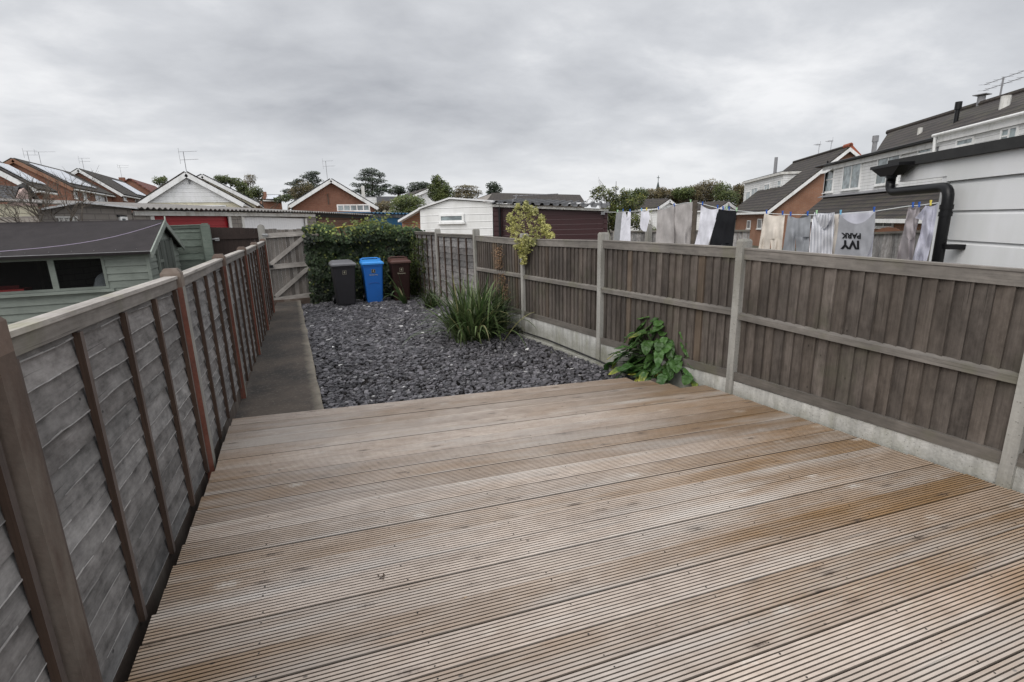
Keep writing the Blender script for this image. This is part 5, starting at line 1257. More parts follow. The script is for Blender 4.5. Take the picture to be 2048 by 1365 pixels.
# open casement at the far end
a, b = PD(1653, 340), PD(1671, 336); mb = MB(); mb.ext([a+nE*.05, b+nE*.05, b+nE*.45-Z*.25, a+nE*.45-Z*.25], Z*.05); part('open_casement', mb, M['white'], rt)
PL = rowline(2.9)
def stub(px, py0, py1, w_, mat, name, cap=False):
    a, b = PL(px, py0), PL(px, py1); mb = MB(); mb.tube([V(a.x, a.y, b.z-.3), V(a.x, a.y, a.z)], w_, 10)
    if cap: mb.tube([V(a.x, a.y, a.z-.28), V(a.x, a.y, a.z)], w_*1.5, 10)
    part(name, mb, mat, rt)
stub(1841, 256, 278, .09, M['whitedirty'], 'vent_pipe'); stub(1918, 204, 236, .075, M['black'], 'vent_pipe', True); stub(2013, 192, 226, .14, M['whitedirty'], 'vent_pipe')
q = PRG(1962, 203); mb = MB(); mb.tube([V(q.x, q.y, zr-.1), V(q.x, q.y, zr+.3)], .14, 8); mb.cbox(V(q.x, q.y, zr+.34), .45, .45, .03); part('flue_cowl', mb, M['greymetal'], rt)
q = PRG(2001, 188); mb = MB(); b = V(q.x, q.y, zr); mb.tube([b, b+Z*.75], .03, 6)
for dz in (.5, .72):
    mb.tube([b+Z*dz-uR*1.0-Z*.0, b+Z*dz+uR*1.2], .012, 5)
    for k in range(6): mb.tube([b+Z*dz+uR*(-1+.4*k)-nE*.2, b+Z*dz+uR*(-1+.4*k)+nE*.2], .006, 4)
part('aerial', mb, M['greymetal'], rt)
window(rt, rowline(.25), 1754, 440, 1791, 437, 455, 453, 1, 'glass', .02, fr=.06)

# --- far dormer house with brick gable
rt = thing('dormer_house', PE_(1537, 430)-Z*3, 'brick gabled house with a white dormer standing left of the long terrace', 'house', 'dormer houses on the right')
e1 = PE_(1537, 424); ze = e1.z
VD = -nE
def RW(u, v, z): return V(e1.x, e1.y, z)+uR*u+VD*v
za = RW(0, 4.3, 0); rdg = at(1686, 300, 31.6).z
Lh = (PE_(1472, 430)-e1); Lh.z = 0; Lh = Lh.length+1
mb = MB(); mb.ext([RW(0, .25, zg), RW(0, 8.4, zg), RW(0, 8.4, ze+.1), RW(0, 4.3, rdg-.1), RW(0, .25, ze+.1)], -uR*Lh); part('wall', mb, M['brickorange'], rt)
for (va, vb) in ((-.15, 4.3), (8.75, 4.3)):
    mb = MB(); mb.ext([RW(.25, va, ze-.05), RW(.25, vb, rdg), RW(.25, vb, rdg+.16), RW(.25, va, ze+.11)], -uR*(Lh+.4)); ro = part('roof', mb, M['tile'], rt)
    mb = MB(); mb.ext([RW(.26, va, ze-.22), RW(.26, vb, rdg-.17), RW(.26, vb, rdg+.06), RW(.26, va, ze+.03)], uR*.04); part('bargeboard', mb, M['white'], ro)
mb = MB(); mb.tube([RW(.3, 4.3, rdg+.17), RW(-Lh, 4.3, rdg+.17)], .11, 8); part('ridge_tiles', mb, M['tile'], rt)
mb = MB(); mb.tube([RW(.3, 4.3, rdg+.2), RW(-.5, 4.3, rdg+.2)], .14, 8); mb.ext([RW(.28, 4.3, rdg+.3), RW(.28, 5.4, rdg-.85), RW(.28, 5.4, rdg-1.1), RW(.28, 4.3, rdg+.02)], -uR*.12); part('verge_tiles', mb, M['ridge_red'], rt)
dr_ = PD(1567, 349); dl_ = PD(1489, 372); zt_ = dr_.z; zb_ = PD(1563, 398).z
dl_.z = zt_
mb = MB(); mb.ext([V(dr_.x, dr_.y, zb_-.3), V(dl_.x, dl_.y, zb_-.3), dl_, dr_], VD*2.2); part('dormer_wall', mb, M['cladw'], rt)
mb = MB(); mb.ext([dr_+nE*.2+uR*.12, dl_+nE*.2-uR*.2, dl_+VD*2.2-uR*.2, dr_+VD*2.2+uR*.12], Z*.16); part('dormer_roof', mb, M['whitedirty'], rt)
mb = MB(); mb.ext([dr_+nE*.1+Z*.17, dl_+nE*.1-uR*.1+Z*.17, dl_+VD*2.2-uR*.2+Z*.17, dr_+VD*2.2+Z*.17], Z*.05); part('dormer_felt', mb, M['blackfelt'], rt)
for a in ((1493, 384, 1502, 381, 407, 405, 0, None), (1504, 377, 1517, 373, 404, 401, 1, None), (1530, 369, 1541, 365, 399, 396, 1, .6), (1556, 361, 1564, 358, 394, 391, 0, .65)):
    window(rt, PD, *a[:6], a[6], 'curtain', 0, transom=a[7], fr=.07)
mb = MB(); mb.beam(RW(.2, -.22, ze+.02), RW(-Lh, -.22, ze+.02), .15, .04, nE); part('fascia', mb, M['white'], rt)
q = RW(-Lh+1.2, 2.6, zt_); mb = MB(); mb.tube([q, q+Z*1.6], .12, 8); part('flue', mb, M['greymetal'], rt)
q = RW(.8, 5.4, rdg-1.3); mb = MB(); mb.tube([q, q+Z*1.75], .13, 8); mb.tube([q+Z*1.55, q+Z*1.9], .17, 8); part('flue', mb, M['greymetal'], rt)
for du, hh in ((-2.6, .75), (-4.6, .8)):
    aerial(None, RW(du, 4.3, rdg+.1), hh, '', arms=((0, .9),), rot=.9, parent=rt)
PG = rowline(.25)
window(rt, PG, 1496, 441, 1503, 440, 458, 457, 0, 'glass', .02, fr=.06); window(rt, PG, 1517, 438, 1526, 437, 458, 457, 0, 'glass', .02, fr=.06)
mb = MB(); q = RW(-.15+.2, 8.2, 0)

# ---- white boarded extension with black downpipe
xa, xb = cw(.8647*4.6, 4.6), cw(.8647*4.6-.177*2.8, 1.8)
PX = plane(V(xa.x, xa.y, 0), V(xb.x, xb.y, 0)); nX = PX.n*(-1 if PX.n.dot(xa-CAM) > 0 else 1); uX = xb-xa; uX.z = 0; uX.normalize()
rt = thing('white_extension', V(xa.x, xa.y, GZ)+uX*1.4, 'white boarded flat roofed extension at the right edge with a black edged roof', 'extension')
p0 = PX(1893, 430); za = PX(1890, 340).z; ztop = PX(1893, 318).z
base = V(p0.x, p0.y, 0)
mb = MB(); mb.ext([base+Z*GZ, base+uX*3.2+Z*GZ, base+uX*3.2+Z*(za), base+Z*(za)], -nX*3.5)
# UV origin so that the courses fall as in the photo
part('wall', mb, M['cladbig'], rt)
z0c = PX(1893, 365).z
mb = MB()
k = 0; h_ = .255; zc_ = z0c
zs = []
z = z0c
while z > GZ: 
    zb2 = max(GZ, z-h_)
    mb.hexa([base+Z*zb2+nX*.034, base+uX*3.2+Z*zb2+nX*.034, base+uX*3.2+Z*zb2, base+Z*zb2, base+Z*(z-.034)+nX*.030, base+uX*3.2+Z*(z-.034)+nX*.030, base+uX*3.2+Z*(z-.034), base+Z*(z-.034)], 0, (1, 0, .5))
    mb.hexa([base+Z*(z-.034)+nX*.030, base+uX*3.2+Z*(z-.034)+nX*.030, base+uX*3.2+Z*(z-.034), base+Z*(z-.034), base+Z*(z-.004)+nX*.008, base+uX*3.2+Z*(z-.004)+nX*.008, base+uX*3.2+Z*(z-.004), base+Z*(z-.004)], 0, (.93, 0, .5))
    z -= h_
M['upvc'] = plain('white plastic cladding', (.82, .825, .83), .4, .03, 1.5, dirt=(.62, .63, .60), dsc=1.2)
part('cladding', mb, M['upvc'], rt)
mb = MB(); mb.box(base+Z*GZ-uX*.075+nX*.0, Z*(za-GZ-.02), uX*.07, nX*.040, grain=False); mb.box(base+Z*GZ-uX*.075-nX*.01, Z*(za-GZ-.02), uX*.02, -nX*.4, grain=False); part('corner_trim', mb, M['upvc'], rt)
fa, fb = PX(1815, 333), PX(2048, 300); zf = (PX(1850, 328).z); zf1 = PX(2040, 302).z
mb = MB(); A0, B0 = V(fa.x, fa.y, zf), base+uX*3.2; B0.z = zf+(zf1-zf)*1.2; zl = z0c+.004
mb.ext([A0+nX*.05-Z*.15, V(base.x, base.y, A0.z-.15)+nX*.05, V(base.x, base.y, zl)+nX*.05, V(B0.x, B0.y, zl)+nX*.05, B0+nX*.05, A0+nX*.05], -nX*.045); part('fascia', mb, M['upvc'], rt)
ra, rb = PX(1797, 320), PX(2048, 284); mb = MB(); ra2 = V(ra.x, ra.y, zf+.0); 
mb.ext([ra2+nX*.10, B0+nX*.10, B0+nX*.10+Z*.085, ra2+nX*.10+Z*.085], -nX*.06); part('roof_edge', mb, M['blackfelt'], rt)
mb = MB(); mb.ext([ra2+nX*.09+Z*.05, B0+nX*.09+Z*.05, B0-nX*3.6+Z*.05, ra2-nX*3.6+Z*.05], Z*.02); part('roof', mb, M['blackfelt'], rt)
hp = rowline(0)
PX2 = plane(V(xa.x, xa.y, 0)+nX*.16, V(xb.x, xb.y, 0)+nX*.16)
rt = thing('downpipe', V(base.x, base.y, GZ)+nX*.16, 'black soil pipe bending up to a small gutter hopper beside the white boarded wall', 'downpipe')
def arc(p, q, r, n=5):
    return [p.lerp(r, t/n).lerp(r.lerp(q, t/n), t/n) for t in range(n+1)]
P1, P2, P3, P4, P5 = PX2(1783, 352), PX2(1784, 384), PX2(1900, 385), PX2(1876, 530), None
P2b = V(P1.x, P1.y, PX2(1790, 384).z); P3b = V(P4.x, P4.y, 0); q3 = PX2(1898, 386); q3 = V(q3.x, q3.y, P2b.z)
low = V(q3.x, q3.y, GZ); up3 = q3; r_ = .11
pts = [P1, V(P1.x, P1.y, P2b.z+r_)]+arc(V(P1.x, P1.y, P2b.z+r_), P2b+(q3-P2b).normalized()*r_, P2b)+arc(q3-(q3-P2b).normalized()*r_, q3-Z*r_, q3)+[low]
mb = MB(); mb.tube(pts, .043, 20); part('pipe', mb, M['black'], rt, smooth=True)
for c in (q3-Z*.17, q3-Z*.23, V(P1.x, P1.y, P2b.z+.17)):
    mb = MB(); mb.tube([c+Z*.02, c-Z*.02], .050, 20); part('collar', mb, M['black'], rt)
mb = MB(); h0, h1 = PX2(1757, 340), PX2(1813, 338); h1.z = h0.z; 
dx_ = (h1-h0)
mb.hexa([P1+dx_*-.22+nX*.05, P1+dx_*.22+nX*.05, P1+dx_*.22-nX*.05, P1-dx_*.22-nX*.05]+[h0+nX*.07, h1+nX*.07, h1-nX*.07, h0-nX*.07]); mb.box(h0-dx_*.02+nX*.08, dx_*1.04, Z*.03, -nX*.16, grain=False); part('hopper', mb, M['black'], rt)
mb = MB(); c = PX2(1888, 494); c = V(q3.x, q3.y, c.z); mb.box(c-Z*.02, uX*.12, Z*.04, -nX*.13, grain=False); part('bracket', mb, M['black'], rt)

# ---- neighbour's back fence beyond the washing
random.seed(67)
def simple_fence(name, pl, px0, px1, ytop0, ytop1, label, dp=.0):
    a, b = pl(px0, ytop0), pl(px1, ytop1); n = pl.n*(-1 if pl.n.dot(a-CAM) > 0 else 1)
    rt = thing(name, V((a.x+b.x)/2, (a.y+b.y)/2, zg+.6), label, 'fence'); mb = MB(); L = (b-a).length; u = (b-a)/L; s = 0
    while s < L:
        wd = .12; p = a+u*s; e = min(wd-.006, L-s); mb.box(V(p.x, p.y, zg+.6), Z*(p.z-zg-.6), V(u.x, u.y, 0)*e, n*(.015+.006*(int(s/wd) % 2)), tint=(R_(.9, 1.5), R_(0, .15), .5)); s += wd
    part('boards', mb, M['lap'], rt); mb = MB(); mb.beam(a+n*.03+Z*.03, b+n*.03+Z*.03, .05, .05, n, tint=(.8, 0, .5)); part('rail', mb, M['rail'], rt); return rt
BF = hplane(1222, 15.8, 1470, 14.0)
rt = simple_fence('grey_fence', BF, 1222, 1500, 464, 462, 'plain grey board fence seen under the washing beyond the maroon garage')
nb2 = BF.n*(-1 if BF.n.dot(BF(1300, 430)-CAM) > 0 else 1)
for (px_, w_, pt_) in ((1236, .2, 461), (1300, .17, 450), (1457, .12, 457)):
    q = BF(px_, pt_)+nb2*.12; mb = MB(); mb.cbox(V(q.x, q.y, zg+.6), w_, .12, q.z-zg-.6-.03); mb.cbox(V(q.x, q.y, q.z-.03), w_*.7, .08, .03); part('post', mb, M['conc'], rt)
BF2 = hplane(1740, 12.5, 1885, 10.0)
simple_fence('grey_fence', BF2, 1700, 1890, 469, 462, 'grey board fence behind the washing next to the white extension')
BF3 = hplane(1750, 15.5, 1800, 15.0); mb = MB(); mb.ext([BF3(1753, 470), BF3(1800, 470), BF3(1800, 461), BF3(1790, 456), BF3(1776, 454), BF3(1762, 457), BF3(1753, 462)], -BF3.n*.03)
solo('arched_panel', mb, M['browndoor'], 'brown arched trellis top seen over the grey fence beside the white extension', 'fence panel')
# pole of the washing line
def Dl(px): return 1/(.0667+(px-1205)/685*.0762)
q = at(1391, 402, Dl(1391)); mb = MB(); mb.tube([V(q.x, q.y, zg+.6), q], .055, 10); mb.tube([q-Z*.04, q+Z*.01], .062, 10)
solo('washing_pole', mb, M['bark'], 'dark brown post holding up the washing line', 'pole')
def cord(pts, label):
    P = [at(a, b, Dl(a)+.02) for a, b in pts]; mb = MB(); mb.tube(P, .006, 5); return solo('washing_line', mb, M['rope'], label, 'washing line')
cord([(1208, 424.5), (1240, 425), (1262, 423.5), (1300, 421), (1318, 418), (1347, 411), (1370, 406.5), (1391, 405)], 'left stretch of washing line carrying the big grey towel')
cord([(1391, 405), (1404, 408), (1420, 412.5), (1438, 417), (1474, 422), (1530, 427), (1575, 429.5), (1625, 430), (1660, 430), (1680, 428.5), (1750, 423), (1815, 413), (1845, 410.5), (1890, 404)], 'right stretch of washing line from the dark post to the white extension')

# ---- washing
def clothmat(name, col, rough=.9, var=.08):
    g = G(name); wp = g.geo(); t = g.tint(); nz = g.noise(wp, 9, 3, .5); fn = g.noise(wp, 220, 2)
    c = g.mix(g.ramp(nz, [(.3, 0), (.7, 1)]), [x*(1-var) for x in col], [min(1, x*(1+var)) for x in col]); c = g.mix(1.0, c, g.n('CombineColor', {0: t[0], 1: t[0], 2: t[0]}).outputs[0], 'MULTIPLY')
    g.set('Base Color', c); g.set('Roughness', rough); g.bump(fn, .4, .003)
    tr = g.n('BsdfTranslucent', {'Color': c}); mx = g.n('MixShader', {0: .22, 1: g.b.outputs[0], 2: tr.outputs[0]}); g.t.links.new(mx.outputs[0], g.o.inputs[0]); return g.m
def stripemat():
    g = G('navy striped cotton'); uv = g.vec((1, 1, 1)); s_ = g.n('SeparateXYZ', {0: uv}); a = g.math('ADD', s_.outputs[0], g.math('MULTIPLY', s_.outputs[1], .12))
    fr = g.math('FRACT', g.math('MULTIPLY', a, 38.0)); c = g.mix(g.ramp(fr, [(.28, 1), (.42, 0), (.92, 0), (1, 1)]), (.72, .72, .74), (.05, .06, .11)); g.set('Base Color', c); g.set('Roughness', .9); return g.m
CM = dict(towel=clothmat('grey towelling', (.40, .375, .365)), white=clothmat('white cotton', (.72, .72, .78)), black=clothmat('black cotton', (.003, .0035, .006)), cream=clothmat('cream jersey', (.66, .60, .53)),
          grey=clothmat('blue grey jersey', (.27, .28, .30)), marl=clothmat('grey marl jersey', (.33, .335, .36)), inner=clothmat('pale lilac lining', (.52, .52, .58)), taupe=clothmat('taupe ribbed knit', (.33, .30, .31)), lilac=clothmat('pale lilac cotton', (.50, .50, .58)), dkgrey=clothmat('mid grey cotton', (.25, .255, .26)), stripe=stripemat())
def surf(rows, seed, amp, freq, s, t, dD=0.0):
    """rows: list of (pxL, pyL, pxR, pyR, sag) from top to bottom"""
    k = t*(len(rows)-1); i = min(int(k), len(rows)-2); f = k-i; r = [a+(b-a)*f for a, b in zip(rows[i], rows[i+1])]
    x = r[0]+(r[2]-r[0])*s; y = r[1]+(r[3]-r[1])*s+r[4]*4*s*(1-s)
    s0_, t0_ = s, t; s = (x-1200)/45.0; t = max(0, min(1.2, (y-412)/85.0))
    D = Dl(x)+dD+amp*(.25+.75*t)*(math.sin(s*freq*.75+seed+1.6*t+1.5*mn.noise(V(s*2, t*2, seed*3)))+.4*math.sin(s*freq*1.9+seed*2+t*3+2*mn.noise(V(s*3, t*1.5, seed))))+.10*amp*mn.noise(V(s*5, t*5, seed))
    D += amp*2.6*mn.noise(V(s*2.6+seed, t*2.4, 1.0))+amp*.9*mn.noise(V(s*6+seed, t*3.5+s*2, 4.0))
    return at(x, y, D)
def cloth(name, label, cat, mat, grids, pegs=(), amp=.028, freq=14, group='washing hanging on the line'):
    lo = [surf(g[0], g[1] if len(g) > 1 else 1, amp, freq, .5, 0) for g in grids][0]
    mb = MB()
    for g in grids:
        rows = g[0]; sd = g[1] if len(g) > 1 else 1.0; dD = g[2] if len(g) > 2 else 0; mi = g[3] if len(g) > 3 else 0
        A_, F_ = (g[4], g[5]) if len(g) > 5 else (amp, freq)
        ns, nt = 26, 22; vs = [surf(rows, sd, A_, F_, i/ns, j/nt, dD) for j in range(nt+1) for i in range(ns+1)]
        W_ = (surf(rows, sd, 0, 1, 1, .3)-surf(rows, sd, 0, 1, 0, .3)).length; H_ = (surf(rows, sd, 0, 1, .5, 1)-surf(rows, sd, 0, 1, .5, 0)).length
        fs = [(j*(ns+1)+i, j*(ns+1)+i+1, (j+1)*(ns+1)+i+1, (j+1)*(ns+1)+i) for j in range(nt) for i in range(ns)]
        mb.add(vs, fs, mi, (1, 0, .5), [(i/ns*W_, -j/nt*H_) for j in range(nt+1) for i in range(ns+1)])
    o = solo(name, mb, mat, label, cat, group, smooth=True); return o
def peg(px, py, mat, lab):
    D = Dl(px)-.01; p = at(px, py, D); h_ = .075; mb = MB(); u = V(1, 0, 0)
    for s in (-1, 1):
        mb.box(p+u*(s*.008)-u*.007+Z*-.03, u*.011+Z*0, Z*.03, V(0, -.012, 0), grain=False)
        mb.hexa([p+u*(s*.004-.005)+V(0, -.006, 0), p+u*(s*.004+.006)+V(0, -.006, 0), p+u*(s*.004+.006)+V(0, .006, 0), p+u*(s*.004-.005)+V(0, .006, 0),
                 p+u*(s*.016-.005)+Z*.045+V(0, -.006, 0), p+u*(s*.016+.005)+Z*.045+V(0, -.006, 0), p+u*(s*.016+.005)+Z*.045+V(0, .006, 0), p+u*(s*.016-.005)+Z*.045+V(0, .006, 0)])
    solo('clothes_peg', mb, M[mat], lab, 'clothes peg', 'pegs on the washing line')
cloth('vest', 'grey vest hanging at the far left end of the washing line', 'vest', CM['dkgrey'], [([(1233, 424, 1245, 424, 2), (1231, 440, 1243, 440, 0), (1228, 470, 1240, 470, 0), (1226, 495, 1238, 495, 0)],)], freq=8)
cloth('vest', 'white sleeveless top with a deep V neck at the left of the line', 'vest', CM['white'], [([(1245.5, 423, 1251, 424, 0), (1244, 432, 1255, 441, 0)], 1), ([(1256, 424, 1262, 423, 0), (1253, 441, 1261.5, 432, 0)], 2), ([(1244, 432, 1261.5, 432, 5), (1241, 455, 1261, 455, 0), (1236, 480, 1261, 484, 0), (1235, 492, 1261, 495, 0)], 1)], freq=9)
cloth('bodysuit', 'small white baby vest next to the big grey towel', 'baby vest', CM['white'], [([(1282, 421, 1297, 420, 3), (1281, 434, 1300, 436, 0), (1280, 452, 1296, 450, 0), (1282, 459, 1293, 463, 2)], 2)], freq=9)
cloth('towel', 'large grey towel hanging in broad folds left of the dark post', 'towel', CM['towel'], [([(1315, 420, 1347.5, 411, 3), (1313.5, 450, 1347.5, 450, 0), (1311.5, 480, 1348, 480, 0), (1310, 500, 1348, 500, 0)], 1), ([(1347.5, 411, 1385, 404, 1.0), (1347.5, 450, 1383.5, 450, 0), (1348, 480, 1380.5, 480, 0), (1348, 500, 1379, 500, 0)], 3)], amp=.05, freq=9)
cloth('t_shirt', 'plain white t-shirt pegged by its hem beside the black trousers', 't-shirt', CM['white'], [([(1402, 410, 1438, 416, 6), (1400, 438, 1432, 440, 5), (1396, 465, 1423, 470, 3), (1389, 490, 1416, 492, 0), (1388, 500, 1414, 502, 0)], 2)], amp=.045, freq=7)
def trousers(label, mat, xl, yl, xr, yr, hipx, crotch, bl, br, yb, waist=3, seed=1, cat='trousers'):
    cx_, cy_ = crotch
    t1 = (cy_-yl)/(yb-yl); lx_ = xl+(bl-xl)*t1; rx_ = xr+(br-xr)*t1
    return cloth('trousers', label, cat, mat, [([(xl, yl, xr, yr, waist), (xl+(lx_-xl)*.15, yl+8, xr+(rx_-xr)*.15, yr+8, waist*.6), (lx_, cy_, rx_, cy_, 0)], seed),
        ([(lx_, cy_-.2, cx_+.2, cy_-.2, 0), (bl, yb, cx_-2.5, yb, 0)], seed), ([(cx_-.2, cy_-.2, rx_, cy_-.2, 0), (cx_+2, yb, br, yb, 0)], seed+2)], amp=.03, freq=11)
trousers('black trousers hanging from a folded waistband right of the white t-shirt', CM['black'], 1437, 418, 1474, 421, 0, (1444, 487), 1415, 1464, 505, 2, 1)
trousers('cream jogging trousers pegged at the waist above the tall fence', CM['cream'], 1529, 426, 1570, 428, 0, (1541, 478), 1514, 1562, 515, 5, 2)
trousers('blue grey jogging trousers with a sagging waistband beside the striped shirt', CM['grey'], 1576, 430, 1622, 430, 0, (1591, 474), 1563, 1617, 518, 7, 3)
st = cloth('shirt', 'navy and white striped shirt with a rolled collar', 'shirt', CM['stripe'], [([(1628, 425, 1669, 425, 2), (1623, 450, 1669, 448, 2), (1620, 475, 1667, 475, 0), (1618, 505, 1664, 505, 0), (1617, 522, 1663, 524, 0)], 1), ([(1631, 427, 1664, 427, 3), (1634, 440, 1661, 440, 14), (1638, 446, 1657, 446, 12)], 4, -.06)], amp=.03, freq=10)
cloth('cream_top', 'narrow cream cloth showing between the striped shirt and the grey printed shirt', 'top', CM['cream'], [([(1666, 428, 1678, 428, 1), (1664, 460, 1676, 460, 0), (1663, 490, 1672, 490, 0), (1662, 520, 1670, 520, 0)], 2, .12)], freq=6)
rowsP = [(1679, 428, 1751, 422, 23), (1677, 450, 1750, 450, 15), (1674, 475, 1746, 475, 8), (1670, 498, 1740, 500, 6), (1668, 512, 1733, 516, 5)]
shirt = cloth('t_shirt', 'grey t-shirt hung upside down with black IVY PARK lettering', 't-shirt', [CM['marl'], CM['inner']], [(rowsP, 1, 0, 0, .012, 6), ([(1679, 427, 1751, 421.5, 0), (1684, 448, 1745, 446, 6)], 2, .10, 1, .01, 5), ([(1736, 470, 1748, 468, 0), (1733, 515, 1743, 518, 0)], 2, .06, 1)], amp=.012, freq=6)
def printed(s, size, cx_, cy_, sk=0):
    """lettering lying on the cloth, upside down as the shirt hangs"""
    me = text_mesh(s, size, V(0, 0, 0), V(1, 0, 0), V(0, 1, 0), depth=0.0, bold=.045)
    mb = MB(); vs = []
    for v in me.vertices:
        px = cx_-v.co.x*1.08; py = cy_+v.co.y+(-v.co.x)*sk
        # invert rows for (s,t)
        lo_, hi_ = 0.0, 1.0
        for _ in range(24):
            m_ = (lo_+hi_)/2; k = m_*(len(rowsP)-1); i = min(int(k), len(rowsP)-2); f = k-i; r = [a+(b-a)*f for a, b in zip(rowsP[i], rowsP[i+1])]
            ss = (px-r[0])/(r[2]-r[0]); yy = r[1]+(r[3]-r[1])*ss+r[4]*4*ss*(1-ss)
            if yy < py: lo_ = m_
            else: hi_ = m_
        q = surf(rowsP, 1, .012, 6, ss, m_, -.012); vs.append(q)
    mb.add(vs, [tuple(p.vertices) for p in me.polygons]); part('lettering', mb, CM['black'], shirt)
printed('IVY', 23, 1701, 489, .03); printed('PARK', 14.5, 1703, 471.5, .03)
cloth('ribbed_top', 'twisted taupe knitted top hanging in a narrow bunch', 'top', CM['taupe'], [([(1817, 414, 1840, 412, 1), (1811, 440, 1838, 440, 0), (1807, 462, 1832, 462, 0), (1799, 490, 1829, 490, 0), (1792, 522, 1825, 524, 0)], 1), ([(1820, 416, 1834, 414, 6), (1813, 440, 1828, 441, 8), (1808, 466, 1827, 452, 6), (1818, 480, 1830, 470, 4)], 3, -.08)], amp=.045, freq=13)
cloth('t_shirt', 'pale lilac t-shirt hanging against the corner of the white extension', 't-shirt', CM['lilac'], [([(1851, 411, 1878, 405, 5), (1847, 430, 1874, 430, 4), (1840, 470, 1866, 470, 0), (1830, 500, 1858, 505, 0), (1824, 525, 1852, 527, 0)], 1), ([(1851, 412, 1858, 412, 0), (1836, 430, 1850, 428, 0), (1830, 436, 1846, 442, 0)], 2, -.03)], amp=.04, freq=8)
for (px, py, m_, lab) in ((1235, 423, 'peggreen', 'pale green peg on the grey vest'), (1246, 421.5, 'pegblue', 'blue peg on the left strap of the white V neck top'), (1260, 422, 'pegblue', 'blue peg on the right strap of the white V neck top'), (1283, 420, 'pegcyan', 'pale blue peg on the small white baby vest'), (1293, 419, 'pegyellow', 'cream peg on the right side of the small white baby vest'),
        (1317, 417, 'pegblue', 'blue peg at the left corner of the big grey towel'), (1348, 411, 'pegblue', 'blue peg in the middle of the big grey towel'), (1381, 403.5, 'peggreen', 'pale green peg at the right corner of the big grey towel'), (1405, 408, 'pegblue', 'blue peg at the left of the plain white t-shirt'), (1435, 414.5, 'pegblue', 'blue peg where the white t-shirt meets the black trousers'),
        (1446, 417, 'pegblue', 'blue peg on the left of the black waistband'), (1458, 418, 'pegblue', 'blue peg on the middle of the black waistband'), (1453, 416.5, 'peggreen', 'green peg between two blue ones on the black waistband'), (1473, 420, 'peggreen', 'pale green peg at the right end of the black waistband'), (1533, 425, 'pegblue', 'blue peg at the left of the cream trousers'), (1565, 427, 'pegblue', 'blue peg at the right of the cream trousers'),
        (1581, 429, 'pegblue', 'blue peg at the left of the blue grey trousers'), (1615, 428, 'pegblue', 'blue peg at the right of the blue grey trousers'), (1633, 426, 'peggreen', 'green peg on the collar of the striped shirt'), (1681, 426, 'pegcyan', 'light blue peg at the left of the printed grey shirt'), (1748, 420, 'pegblue', 'dark blue peg at the right of the printed grey shirt'),
        (1825.5, 411, 'pegblue', 'left blue peg on the taupe knitted top'), (1838, 410.5, 'pegblue', 'right blue peg on the taupe knitted top'), (1861, 407, 'pegyellow', 'yellow peg on the pale lilac t-shirt')): peg(px, py, m_, lab)

# ================================================================== trees
random.seed(71)
def tree(name, label, D, blobs, mat, n, lp=3.0, trunk=None, dens=-.25, group=None, dp=1.0, cat='tree', branches=7, nz=.16, flat=False, shade=(.45, 1.25), bark='bark'):
    cxm = sum(b[0] for b in blobs)/len(blobs); base = at(cxm, 450, D); zmin = GZ-.5
    if flat: blobs = [(b[0]+R_(-2, 2), b[1], b[2]*R_(.8, 1.15), b[3]*.85) for b in blobs]
    rt = thing(name, V(base.x, base.y, zmin), label, cat, group); mb = MB(); k = D/1005
    tot = sum(b[2]*b[3] for b in blobs)
    for b in blobs:
        bx_, by_, rx_, ry_ = b[:4]; c = at(bx_, by_, D+(b[4] if len(b) > 4 else R_(-.35, .35)*rx_*k*dp)); nn_ = int(n*rx_*ry_/tot)
        for i in range(nn_):
            v = V(random.gauss(0, 1), random.gauss(0, 1), random.gauss(0, 1)).normalized(); r = random.random()**.33
            rr = r*(1+.35*mn.noise(V(v.x*2+bx_, v.y*2, v.z*2+by_)))
            q = c+RT*(v.x*rx_*k*rr)+V(FW.x, FW.y, 0)*(v.y*max(rx_, ry_)*.8*k*rr*dp)+Z*(v.z*ry_*k*rr)
            if mn.noise(q*(nz*60/D)*1.6) < dens-.12: continue
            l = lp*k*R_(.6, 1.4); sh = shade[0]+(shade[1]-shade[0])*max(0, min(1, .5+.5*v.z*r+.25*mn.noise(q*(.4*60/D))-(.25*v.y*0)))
            dr = V(R_(-1, 1), R_(-1, 1), R_(-.25, .25) if flat else R_(-1, .6)).normalized(); n2 = V(R_(-.4, .4), R_(-.9, -.1), R_(.2, 1)).normalized()
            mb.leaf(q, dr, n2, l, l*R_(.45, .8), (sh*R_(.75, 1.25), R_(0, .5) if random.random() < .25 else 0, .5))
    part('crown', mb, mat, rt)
    mb = MB(); top = at(cxm, min(b[1] for b in blobs)+6, D); tr_ = (trunk or 3)*k
    p0 = V(base.x, base.y, zmin); mid = p0.lerp(top, .5)+V(R_(-.2, .2), 0, 0); mb.tube([p0, mid, top], [tr_*1.3, tr_*.8, tr_*.2], 8)
    for i in range(branches):
        b = random.choice(blobs); c = at(b[0]+R_(-.6, .6)*b[2], b[1]+R_(-.5, .5)*b[3], D+R_(-.5, .5)*b[2]*k); s = p0.lerp(top, R_(.3, .75)); mb.tube([s, s.lerp(c, .5)+Z*.1, c], [tr_*.5, tr_*.3, tr_*.08], 5)
    part('trunk', mb, M[bark], rt); return rt
tree('bushy_tree', 'leafy tree rising behind the right slope of the white gable', 40, [(450, 360, 18, 9), (470, 364, 14, 10), (440, 356, 12, 5), (482, 372, 12, 10)], M['bush'], 2600, 3.0, dens=-.1, group='trees beyond the rooftops')
tree('bare_tree', 'thin half bare tree between the white gable and the cedar', 48, [(501, 358, 13, 13), (494, 366, 9, 6)], M['autumn'], 800, 2.2, dens=-.05, trunk=2, branches=22, group='trees beyond the rooftops')
